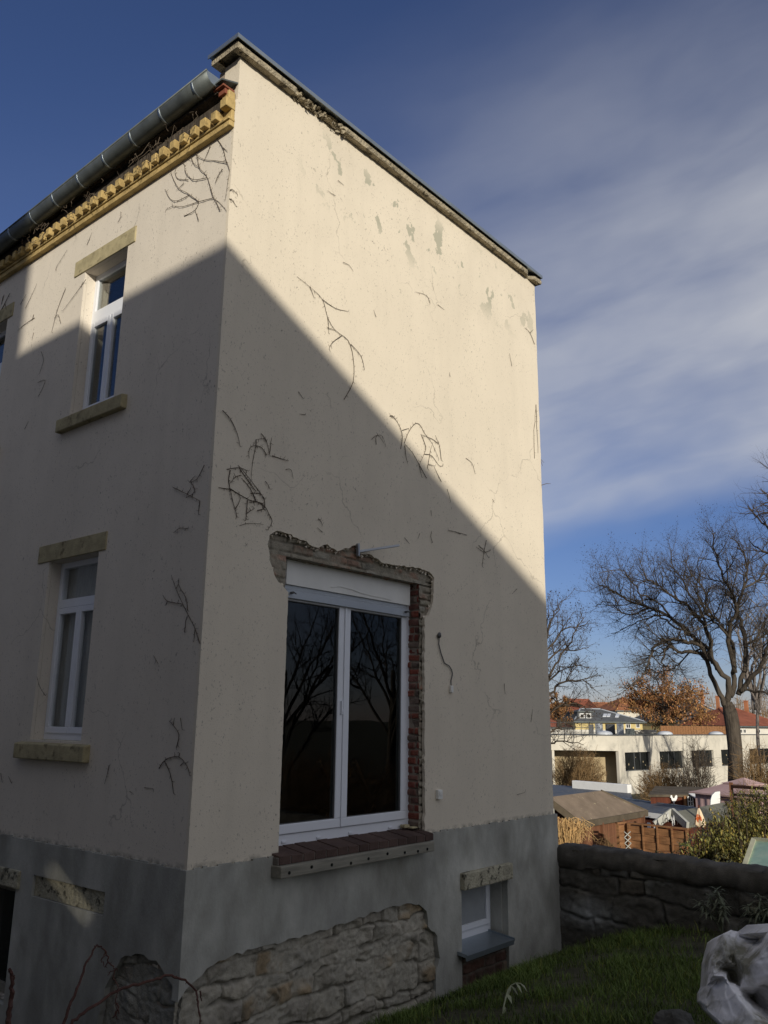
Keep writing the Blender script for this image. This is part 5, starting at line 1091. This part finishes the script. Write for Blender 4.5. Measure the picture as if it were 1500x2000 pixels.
# chicken hut
e3, p3 = roofed('dark red hut with mossy brown roof and a white rooster sign', [PZ(1266,1552,-1.10),PZ(1376,1552,-1.10),PZ(1372,1537,-1.0),PZ(1280,1535,-1.0)], -4.0, 'felt_dark', 'wood_dark', th=.07, k=.07)
cs = [p.lerp(Vector(((p3[0]+p3[1]+p3[2]+p3[3])/4).xy.to_3d()), 0) for p in p3]
c3 = sum(p3, Vector())/4; A_ = p3[0].lerp(Vector((c3.x,c3.y,p3[0].z)),.07); B_ = p3[1].lerp(Vector((c3.x,c3.y,p3[1].z)),.07); dirx = (B_-A_); dirx.z = 0; dirx.normalize(); nrm = Vector((dirx.y,-dirx.x,0))
if nrm.dot(Vector((CAM[0],CAM[1],0))-A_) < 0: nrm = -nrm
def on_wall(u, v):
    r = Vector(ray(u,v)); C_ = Vector(CAM); t = (A_+nrm*.04-C_).dot(nrm)/r.dot(nrm); return C_+r*t
cx, cy = 1315, 1561.5
rooster = [(-6.5,-8),(-4.5,-8.8),(-3,-7.5),(-2.5,-5),(-.5,-2.5),(1.5,-3),(2.5,-6),(4,-8.5),(6,-8.8),(7.3,-6.5),(7.2,-3),(6,0),(4.2,2.5),(2.2,4),(1.6,5),(1.2,7.2),(3,7.6),(-1.8,7.6),(-.2,7.1),(-.4,5),(-1.5,4),(-3.2,2.2),(-4.6,-.5),(-5.2,-3.5),(-7.6,-4.2),(-6.4,-5.4)]
poly = [on_wall(cx+u*.95, cy+v*1.0) for u,v in rooster]; O0 = poly[0]; up_ = Vector((0,0,1))
p2d = [((p-O0).dot(dirx),(p-O0).z) for p in poly]; b = MB(); b.prism(p2d, 0, .03, lambda u,d,w: tuple(O0+dirx*u+nrm*d+up_*w)); o = b.build('rooster_sign', M['white_paint'], None); tag(o, 'white rooster-shaped sign on the dark red hut', 'sign')
b = MB(); 
for (u0,v0,u1,v1) in ((1342,1556,1353,1574),): 
    a_, c_ = on_wall(u0,v0), on_wall(u1,v1); M_ = lambda u,d,w: tuple(a_+dirx*((c_-a_).dot(dirx))*u+nrm*d+up_*((c_-a_).z*w)); b.box((0,-.01,0),(1,.02,1), M_)
w_ = b.build('window', M['dark_glass'], e3); b = MB()
for t in (0,.5,1): b.box((t-.06,.021,0),(t+.06,.05,1), M_)
for t in (0,.5,1): b.box((0,.022,t-.04),(1,.049,t+.04), M_)
b.build('frame', M['white_paint'], w_)
a_, c_ = on_wall(1334,1554), on_wall(1340,1576); b = MB(); b.box((0,-.01,0),(1,.05,1), lambda u,d,w: tuple(a_+dirx*((c_-a_).dot(dirx))*u+nrm*d+up_*((c_-a_).z*w))); b.build('shutter', M['wood_fence'], e3)
b = MB(); a_ = on_wall(1345,1556); quad_roof(b, [a_+nrm*.5, a_+nrm*.5+dirx*.45+Vector((0,0,.05)), a_+dirx*.45+Vector((0,0,.1)), a_+Vector((0,0,.1))], .03); b.build('door_hood', M['white_paint'], e3)
# curved white panel
q = [P(u,v,23.5) for u,v in ((1386,1576),(1387,1562),(1390,1553),(1397,1547),(1408,1546),(1408,1573),(1398,1576))]; O0 = Vector(q[0]); dx_ = Vector((Rw[0][0],Rw[0][1],0)).normalized(); nz_ = Vector((-Rw[2][0],-Rw[2][1],0)).normalized()
b = MB(); b.prism([((Vector(p)-O0).dot(dx_),(Vector(p)-O0).z) for p in q], 0, .05, lambda u,d,w: tuple(O0+dx_*u+nz_*d+up_*w)); b.bar(O0+Vector((0,0,.03))+dx_*.05+nz_*.025, Vector((O0.x,O0.y,-3.5))+dx_*.05+nz_*.025, .04, .04); b.bar(O0+Vector((0,0,.03))+dx_*.25+nz_*.025, Vector((O0.x,O0.y,-3.5))+dx_*.25+nz_*.025, .04, .04)
o = b.build('curved_panel', M['white_paint'], None); tag(o, 'white panel with a rounded corner in front of the pink pavilion', 'panel')
# pavilion
d0 = 26.5; q = Vector(P(1455,1546,d0)); zt = Vector(P(1456,1519,d0)).z; ze = Vector(P(1390,1547,d0)).z; R = 1.15*1.0; gb = float(gz(q.x,q.y)); pv = empty('garden_pavilion', (q.x,q.y,gb), 'faded pink canvas pavilion with a two-tier roof at the right', 'pavilion')
rt = Vector((Rw[0][0],Rw[0][1],0)).normalized(); fw_ = Vector((Rw[2][0],Rw[2][1],0)).normalized()
an = math.radians(28); ex = rt*math.cos(an)+fw_*math.sin(an); ey = fw_*math.cos(an)-rt*math.sin(an)
PF = lambda u,d,w: tuple(Vector((q.x,q.y,0))+ex*u+ey*d+Vector((0,0,w)))
def tier(r0,z0,r1,z1,nm,val=0):
    b = MB(); k = 6; vs = []; fs = []
    for j in range(k+1):
        t = j/k; r = r0+(r1-r0)*t; z = z0+(z1-z0)*(t**1.25)
        vs += [PF(-r,-r,z),PF(r,-r,z),PF(r,r,z),PF(-r,r,z)]
    for j in range(k):
        for i in range(4): fs.append((4*j+i,4*j+(i+1)%4,4*j+4+(i+1)%4,4*j+4+i))
    if val: n0 = len(vs); vs += [PF(-r0,-r0,z0-val),PF(r0,-r0,z0-val),PF(r0,r0,z0-val),PF(-r0,r0,z0-val)]; fs += [(i,(i+1)%4,n0+(i+1)%4,n0+i) for i in range(4)]
    b.add(vs, fs); return b.build(nm, M['canopy'], pv)
zm = ze+(zt-ze)*.62
tier(1.05,ze,.36,zm,'roof_canopy',.04); tier(.42,zm+.01,.02,zt,'roof_cap',.02)
for nm,(a_,c_) in (('side_curtain',((-1,-1),(1,-1))),('side_curtain',((-1,1),(-1,-1))),('side_curtain',((1,-1),(1,1)))):
    nn = 40; T = np.linspace(0,1,nn); V = np.zeros((nn,2,3))
    for i,t in enumerate(T):
        u = (a_[0]+(c_[0]-a_[0])*t)*.93; dd = (a_[1]+(c_[1]-a_[1])*t)*.93; w = 1-.03*math.sin(t*50)
        V[i,0] = PF(u*w,dd*w,gb); V[i,1] = PF(u,dd,ze-.02)
    grid_obj(nm, V, nn, 2, M['canopy'], pv)
# pergola posts in front
b = MB(); a_ = Vector(P(1428,1536,19.5)); c_ = Vector(P(1510,1541,18.5)); b.bar(a_,c_,.05,.06); b.bar((a_.x,a_.y,-3.3),(a_.x,a_.y,a_.z+.08),.06,.06); b.bar((c_.x,c_.y,-3.3),c_,.06,.06); a2 = Vector(P(1432,1552,19.5)); b.bar(a2, Vector(P(1510,1556,18.5)), .04, .05)
o = b.build('trellis_frame', M['wood_red'], None); tag(o, 'red-brown wooden trellis frame in front of the pink pavilion', 'trellis')
# old glazed frame leaning behind the wall
tl = Vector(P(1473,1640,11.4)); bl2 = Vector(P(1452,1700,10.6)); rtv = Vector(P(1560,1648,11.0))-tl; dn = (bl2-tl)*2.0
cf = empty('glazed_frame', bl2, 'old pale-framed pane with green algae leaning behind the garden wall', 'window frame'); un = rtv.cross(dn).normalized()
b = MB()
for a_, c_ in ((tl,tl+rtv),(tl,tl+dn),(tl+rtv,tl+rtv+dn),(tl+dn,tl+dn+rtv)): b.bar(a_, c_, .05, .05)
b.build('frame', M['frame_olive'], cf); b = MB(); k = .02; b.add([tl,tl+rtv,tl+rtv+dn,tl+dn],[(0,1,2,3)]); o = b.build('pane', M['green_glass'], cf); sd = o.modifiers.new('solid','SOLIDIFY'); sd.thickness = .006

# ------------------------------------------------------------------ school building and the houses beyond
class Facade:
    """vertical wall plane through two photo columns at given distances; u along, d outwards, w = world z"""
    def __init__(s, uL, dL, uR, dR, v=1430):
        a = P(uL,v,dL); c = P(uR,v,dR); s.o = Vector((a[0],a[1],0)); s.e = Vector((c[0]-a[0],c[1]-a[1],0)); s.L = s.e.length; s.e.normalize()
        s.n = Vector((s.e.y,-s.e.x,0)); 
        if s.n.dot(Vector((CAM[0],CAM[1],0))-s.o) < 0: s.n = -s.n
    def M(s, u, d, w): return tuple(s.o+s.e*u+s.n*d+Vector((0,0,w)))
    def px(s, u, v, d=0.0):
        r = Vector(ray(u,v)); C_ = Vector(CAM); t = (s.o+s.n*d-C_).dot(s.n)/r.dot(s.n); p = C_+r*t; return (p-s.o).dot(s.e), p.z
def rect(F, u0, v0, u1, v1, d=0.0):
    a, z1 = F.px(u0,v0,d); c, z0 = F.px(u1,v1,d); return min(a,c), max(a,c), min(z0,z1), max(z0,z1)
F = Facade(1206,70,1520,95); ztop = F.px(1206,1437)[1]; zb = -4.9
sch = empty('school_building', F.M(F.L/2,-5,zb), 'long low white flat-roofed building with dark windows behind the bare trees', 'school building')
wins = [rect(F,*w) for w in ((1220,1469,1272,1503),(1288,1467,1337,1499),(1350,1465,1396,1497),(1408,1465,1450,1495),(1463,1464,1514,1492))]
zw0 = sum(w[2] for w in wins)/5; zw1 = sum(w[3] for w in wins)/5
b = MB(); b.slab([(0,zb),(F.L,zb),(F.L,ztop),(0,ztop)], [[(a,zw0),(c,zw0),(c,zw1),(a,zw1)] for a,c,_,_ in wins], -.25, 0, F.M); b.build('wall', M['wall_cream'], sch)
for a,c,_,_ in wins:
    b = MB(); b.box((a,-.22,zw0),(c,-.20,zw1), F.M); w_ = b.build('window', M['dark_glass'], sch)
    b = MB()
    for t in (0,.42,.66,.97): b.box((a+(c-a)*t,-.195,zw0),(a+(c-a)*t+.05,-.15,zw1), F.M)
    b.box((a,-.194,zw0),(c,-.151,zw0+.06), F.M); b.box((a,-.194,zw1-.05),(c,-.151,zw1), F.M); b.build('frame', M['slate'], w_)
    b = MB(); rg = random.Random(int(a*100))
    for k in range(6): u = rg.uniform(a+.1,c-.2); z = rg.uniform(zw0+.1,zw1-.3); s = rg.uniform(.05,.15); b.add([F.M(u,-.197,z),F.M(u+s,-.197,z+s*.3),F.M(u+s*.6,-.197,z+s*1.3),F.M(u-s*.2,-.197,z+s)],[(0,1,2,3)])
    b.build('window_sticker', M['wall_beige'], w_)
FL = Facade(1050,69,1206,70); zL = ztop-.02; fb = FL.px(1150,1466)[1]
b = MB(); b.box((0,-.35,fb),(FL.L-.01,-.01,zL), FL.M); b.build('fascia', M['wall_cream'], sch)
b = MB(); b.box((0,-2.2,zb),(FL.L+.3,-1.9,fb+.5), FL.M); b.build('recess_wall', M['wall_beige'], sch); b = MB(); b.box((0,-1.9,fb),(FL.L-.01,-.36,fb+.2), FL.M); b.build('soffit', M['slate'], sch)
a_, c_, _, _ = rect(FL,1078,1470,1085,1530); b = MB(); b.box((a_,-.4,zb),(c_,-.05,fb), FL.M); b.build('pillar', M['wall_cream'], sch)
b = MB(); b.box((-.02,-14,ztop-.25),(F.L,-.26,ztop-.1), F.M); b.box((0,-14,ztop-.26),(FL.L-.02,-.36,ztop-.11), FL.M); b.build('roof', M['felt_grey'], sch)
b = MB(); b.box((-.05,-.32,ztop+.001),(F.L,.05,ztop+.07), F.M); b.build('coping', M['slate'], sch); b = MB(); b.box((0,-.40,zL+.022),(FL.L-.06,.05,zL+.09), FL.M); b.build('coping', M['slate'], sch)
b = MB(); b.box((5,-13.8,ztop-.1),(F.L,-13.5,ztop+.28), F.M); b.build('rear_parapet', M['wall_white'], sch)
def dome(u, v, d, r, label):
    q = Vector(P(u,v,d)); b = MB(); n = 18; vs = []; fs = []
    for j in range(6):
        a = math.pi/2*j/5
        for k in range(n): t = 2*math.pi*k/n; vs.append((q.x+r*math.cos(a)*math.cos(t), q.y+r*math.cos(a)*math.sin(t), ztop-.1+.18+r*.34*math.sin(a)))
    for j in range(5):
        for k in range(n): fs.append((j*n+k,j*n+(k+1)%n,(j+1)*n+(k+1)%n,(j+1)*n+k))
    b.add(vs, fs); b.tube([(q.x,q.y,ztop-.1),(q.x,q.y,ztop+.09)], r*1.03, 18); o = b.build('skylight_dome', M['dome'], None, smooth=True); tag(o, label, 'skylight', 'skylight domes on the school roof')
dome(1180,1430,77,.70,'milky skylight dome on the white building, in front of the grey roof boxes'); dome(1299,1430,84,.66,'milky skylight dome on the white building below the orange-brown oak'); dome(1398,1430,88,.66,'milky skylight dome on the white building just left of the big trunk')
def roofbox(u0,v0,u1,v1,d,m,label,dep=2.0,name='roof_box'):
    G = Facade(u0,d,u1,d); a,c,z0,z1 = rect(G,u0,v0,u1,v1); b = MB(); b.box((a,-dep,ztop-.12),(c,0,z1), G.M); b.box((a+.02,.002,ztop+.15),(a+.07,.03,z1-.05), G.M); b.box((c-.07,.002,ztop+.15),(c-.02,.03,z1-.05), G.M); o = b.build(name, M[m], None, bevel=.02); tag(o, label, 'roof box')
roofbox(1149,1415,1160,1436,75,'slate','narrow dark hatch box on the white building roof near the house edge')
roofbox(1162,1413,1178,1434,80,'alu','grey metal roof box right of the narrow dark hatch box')
roofbox(1182,1414,1202,1434,81,'slate','dark louvred roof box between two grey ones')
roofbox(1204,1413,1219,1435,79,'alu','tall grey metal roof box in the middle of the roof')
roofbox(1221,1423,1240,1436,78,'zinc','low grey roof box right of the tall grey one')
G = Facade(1060,66,1165,69); b = MB(); a,z = G.px(1075,1429); c_,_ = G.px(1165,1429)
for h_ in (0,.35,.7): b.tube([G.M(a,0,ztop+.25+h_),G.M(c_,0,ztop+.25+h_)], .02, 5)
for t in np.linspace(0,1,7): b.tube([G.M(a+(c_-a)*t,0,ztop-.1),G.M(a+(c_-a)*t,0,ztop+.95)], .022, 5)
o = b.build('roof_railing', M['slate'], None); tag(o, 'thin dark railing on the flat roof next to the house edge', 'railing')
G = Facade(1300,92,1420,98); b = MB(); a,z = G.px(1290,1424); c_,_ = G.px(1420,1424)
for k in range(26): t = k/25; b.box((a+(c_-a)*t,0,ztop-.1),(a+(c_-a)*t+.42,.03,ztop+.75+.02*math.sin(k*3)), G.M)
o = b.build('board_fence', M['wood_fence'], None, recalc=False); tag(o, 'orange-brown board fence beyond the flat roof left of the big trunk', 'fence')

def far_house(label, uL, dL, uR, dR, v_eave, v_ridge, roofm, wallm, wins=(), dep=9, hip=1.0, over=.4, sky=(), chim=(), dormers=(), vmid=None):
    G = Facade(uL,dL,uR,dR); um = (uL+uR)/2; ze = G.px(um, v_eave)[1]; q = P(um, v_ridge, (dL+dR)/2+dep/2); zr = float(q[2]); L = G.L; gzb = -3.5
    e = empty('house', G.M(L/2,-dep/2,gzb), label, 'house')
    b = MB(); b.box((over,-dep+over,gzb),(L-over,-over,ze), G.M); b.build('wall', M[wallm], e)
    b = MB(); h = hip*dep/2
    vs = [G.M(0,0,ze),G.M(L,0,ze),G.M(L,-dep,ze),G.M(0,-dep,ze),G.M(h,-dep/2,zr),G.M(L-h,-dep/2,zr)]
    b.add(vs, [(0,1,5,4),(1,2,5),(2,3,4,5),(3,0,4),(3,2,1,0)]); rf = b.build('roof', M[roofm], e)
    b = MB()
    for i, j in ((0,4),(1,5),(4,5)): b.tube([vs[i],vs[j]], .11, 5)
    b.build('ridge_tiles', M['alu' if roofm == 'slate' else roofm], rf)
    b = MB(); b.box((0,-.02,ze-.18),(L,.10,ze-.02), G.M); b.build('gutter', M['zinc'], rf)
    for (u,v,w,hh) in wins:
        a,c,z0,z1 = rect(G,u,v,u+w,v+hh); b = MB(); b.box((a,-over+.003,z0),(c,-over+.04,z1), G.M); w_ = b.build('window', M['white_paint'], e)
        b = MB(); t = (c-a)*.13; b.box((a+t,-over+.041,z0+t),((a+c)/2-t*.4,-over+.055,z1-t), G.M); b.box(((a+c)/2+t*.4,-over+.041,z0+t),(c-t,-over+.055,z1-t), G.M); b.build('pane', M['dark_glass'], w_)
    def on_roof(u, v):   # point of the front roof plane seen at a photo pixel
        p0,p1,p2 = Vector(vs[0]),Vector(vs[1]),Vector(vs[4]); n = (p1-p0).cross(p2-p0); r = Vector(ray(u,v)); C_ = Vector(CAM); return C_+r*((p0-C_).dot(n)/r.dot(n)), n.normalized()
    for (u,v,w,hh) in sky:
        q4 = []
        for (x,y) in ((u,v+hh),(u+w,v+hh),(u+w+2,v),(u+2,v)):
            p, n = on_roof(x,y); n = n if n.z > 0 else -n; q4.append(p+n*.09)
        quad_roof(MB(), q4, .12).build('skylight', M['dome'], rf)
    for (u,v,w,hh) in chim:
        D_ = (dL+dR)/2+dep/2; q = Vector(P(u,v+hh,D_)); wv = w*D_/FPX; hv = hh*D_/FPX; b = MB(); b.box((q.x-wv/2,q.y-wv/2,q.z-1.2),(q.x+wv/2,q.y+wv/2,q.z+hv)); b.box((q.x-wv*.6,q.y-wv*.6,q.z+hv+.002),(q.x+wv*.6,q.y+wv*.6,q.z+hv+.12)); b.build('chimney', M['tile_orange'], rf)
    for (u,v,w,hh,dm) in dormers:
        a,c,z0,z1 = rect(G,u,v,u+w,v+hh,-1.2); b = MB(); b.box((a,-5,z0-.3),(c,-1.2,z1), G.M); dd = b.build('dormer', M[dm], rf); b = MB(); b.box((a-.15,-5.2,z1+.002),(c+.15,-1.0,z1+.14), G.M); b.build('dormer_roof', M['zinc'], dd)
        for k in (0,1):
            x0 = a+(c-a)*(.12+.44*k); x1 = x0+(c-a)*.32; zz0 = z0+(z1-z0)*.15; zz1 = z1-(z1-z0)*.15
            b = MB(); b.box((x0,-1.197,zz0),(x1,-1.15,zz1), G.M); w_ = b.build('window', M['white_paint'], dd); t = (x1-x0)*.16; b = MB(); b.box((x0+t,-1.149,zz0+t),(x1-t,-1.13,zz1-t), G.M); b.build('pane', M['dark_glass'], w_)
    return e
far_house('yellow house with a dark slate hip roof, roof windows and a black dormer', 1122,116,1264,122, 1409,1385,'slate','wall_yellow', dep=10, hip=.8, sky=((1177,1395,7,5),(1185,1395,6,5),(1201,1396,7,5)), dormers=((1128,1391,30,15,'slate'),), wins=((1225,1413,10,10),(1245,1413,8,9)))
far_house('white house with a bright red tiled roof beside the house edge', 1098,132,1162,136, 1394,1378,'tile_red','wall_white', dep=9, hip=.35, wins=((1113,1398,7,8),(1120,1398,5,8)), chim=((1110,1370,5,9),))
far_house('low white house with a red tiled roof hard against the house edge', 1062,108,1122,110, 1421,1404,'tile_red','wall_white', dep=8, hip=.2, wins=((1095,1423,8,7),))
far_house('red-roofed house with a pointed hip between the white house and the orange roofs', 1130,158,1176,160, 1389,1366,'tile_red','wall_white', dep=9, hip=1.0)
far_house('long house with an orange tiled roof behind the dark slate roof', 1160,176,1262,180, 1388,1373,'tile_orange','wall_cream', dep=11, hip=.3)
far_house('house with a tall orange hip roof behind the oak', 1206,168,1290,172, 1388,1362,'tile_orange','wall_cream', dep=12, hip=.75, chim=((1232,1358,4,9),))
far_house('largest orange-roofed house behind the right half of the oak', 1252,186,1362,190, 1386,1355,'tile_orange','wall_cream', dep=14, hip=.6)
far_house('grey slate house with a wide dormer left of the big trunk', 1340,128,1462,136, 1411,1366,'slate','wall_yellow', dep=13, hip=.7, dormers=((1364,1400,36,13,'slate'),), chim=((1402,1362,5,12),(1372,1353,5,16)))
far_house('white house with a dark red tiled roof at the right picture edge', 1440,112,1540,118, 1418,1384,'tile_red','wall_white', dep=11, hip=.5, wins=((1449,1424,6,8),(1456,1424,6,8),(1483,1424,7,8)), chim=((1458,1372,6,14),))
far_house('yellow house with a grey roof strip behind the oak trunk', 1258,138,1345,140, 1412,1403,'slate','wall_yellow', dep=8, hip=.3, wins=((1270,1415,8,9),(1290,1415,8,9),(1318,1415,8,9)))
# trees that stand outside the frame to the right: reflected in the glass, dappling the white building
for i,(x,y,h,low,lab) in enumerate(((18.5,-18.5,12,.12,'bare tree outside the frame right of the camera, mirrored in the glass door'),(24.5,-18,13,.15,'second bare tree outside the frame, mirrored in the right leaf of the glass door'),(15.5,-21,11,.12,'third bare tree outside the frame, mirrored in the left leaf of the glass door'),(49,4,14,.2,'bare tree outside the frame whose shadow falls on the white building'),(57,7,15,.25,'taller bare tree outside the frame shading the far windows of the white building'),(43,5,13,.2,'bare tree outside the frame shading the near corner of the white building'))):
    rg = random.Random(90+i); z = float(gz(x,y)); limbs = []
    for k in range(11):
        a = rg.uniform(0,6.28); s = Vector((x,y,z+h*rg.uniform(low,.42))); R_ = h*.34*rg.uniform(.6,1); limbs.append(([s, s+Vector((math.cos(a)*R_*.4,math.sin(a)*R_*.4,h*.16)), s+Vector((math.cos(a)*R_*.8,math.sin(a)*R_*.8,h*.30)), s+Vector((math.cos(a)*R_,math.sin(a)*R_,h*.46))], .075, .012))
    limb_tree('bare_tree', lab, 0, limbs, (x,y,z), dict(CFG, per_m=[3.0,4.5,3.5] if i < 3 else [1.6,2.2,1.5]), 95+i, 'bark', trunk=([Vector((x,y,z)),Vector((x,y,z+h*.25)),Vector((x+.1,y,z+h*.5))],[.22,.17,.09]))
def shrub_at(x, y, h, R_, n, lab, seed):
    rg = random.Random(seed); b = MB(); z = float(gz(x,y))
    for k in range(n):
        t = rg.uniform(-1,1); w = rg.uniform(-1,1); p = smooth_path([Vector((x+t*R_*.4,y+w*R_*.3,z)), Vector((x+t*R_*.7,y+w*R_*.5,z+h*.6)), Vector((x+t*R_,y+w*R_*.7,z+h*rg.uniform(.6,1)))], 3); b.tube(p, [.012*(1-.6*i/len(p)) for i in range(len(p))], 3, cap=False)
        for j in range(4):
            a = p[rg.randrange(2,len(p))]; dv = Vector((rg.gauss(0,1),rg.gauss(0,1),rg.gauss(.5,.6))).normalized()*h*rg.uniform(.1,.25); b.tube([a,a+dv*.5,a+dv],[.007,.005,.003],3,cap=False)
    tag(b.build('bare_shrub', M['twig_warm'], None, recalc=False), lab, 'shrub')
shrub_at(11.5,-10,1.9,2.2,300,'brown shrub outside the frame, mirrored low in the right leaf of the glass door',1); shrub_at(9.2,-10.5,1.6,1.8,260,'brown shrub outside the frame, mirrored low in the left leaf of the glass door',2); shrub_at(14.5,-13,2.4,2.6,300,'taller brown shrub outside the frame, mirrored behind two lower ones',3)
for i,(x,y,h) in enumerate(((12.5,-12.5,2.6),(16,-15.5,3.0),(19,-15,3.0),(13.5,-16,2.8))): shrub_at(x,y,h,2.4,260,('dense','tall','spreading','farther')[i]+' brown shrub outside the frame, mirrored under the bare trees in the glass door',10+i)
nb3 = empty('neighbour_house', (-11,16,-1), 'lower plain neighbouring house outside the frame, mirrored in the lower side window', 'house')
b = MB(); b.box((-15,6.53,-2),(-8.6,30,6.6)); b.build('wall', M['plaster_neigh'], nb3); b = MB(); b.prism([(-15.3,6.6),(-8.4,6.6),(-11.8,8.6)], 6.52, 30.2, lambda u,d,w:(u,d,w)); b.build('roof', M['tile_red'], nb3)
# inside the room: a sawhorse and a white cabinet, dim behind the glass
sh = empty('sawhorse', (2.85,1.0,-.15), 'wooden cross-legged sawhorse standing inside behind the right door leaf', 'sawhorse')
for y in (.75,1.25):
    for s1 in (-1,1):
        b = MB(); b.bar((2.85+s1*.26,y,-.149),(2.85-s1*.26,y+.02*s1,.62),.05,.03); b.build('leg', M['wood_fence'], sh)
b = MB(); b.bar((2.85,.6,.42),(2.85,1.4,.42),.06,.05); b.build('beam', M['wood_fence'], sh)
shrub('dry_plant', 'tuft of dry garden plants between the shed wall and the narrow gate panel', 1188, 1612, 1665, 34, 18.2, 60, 77)
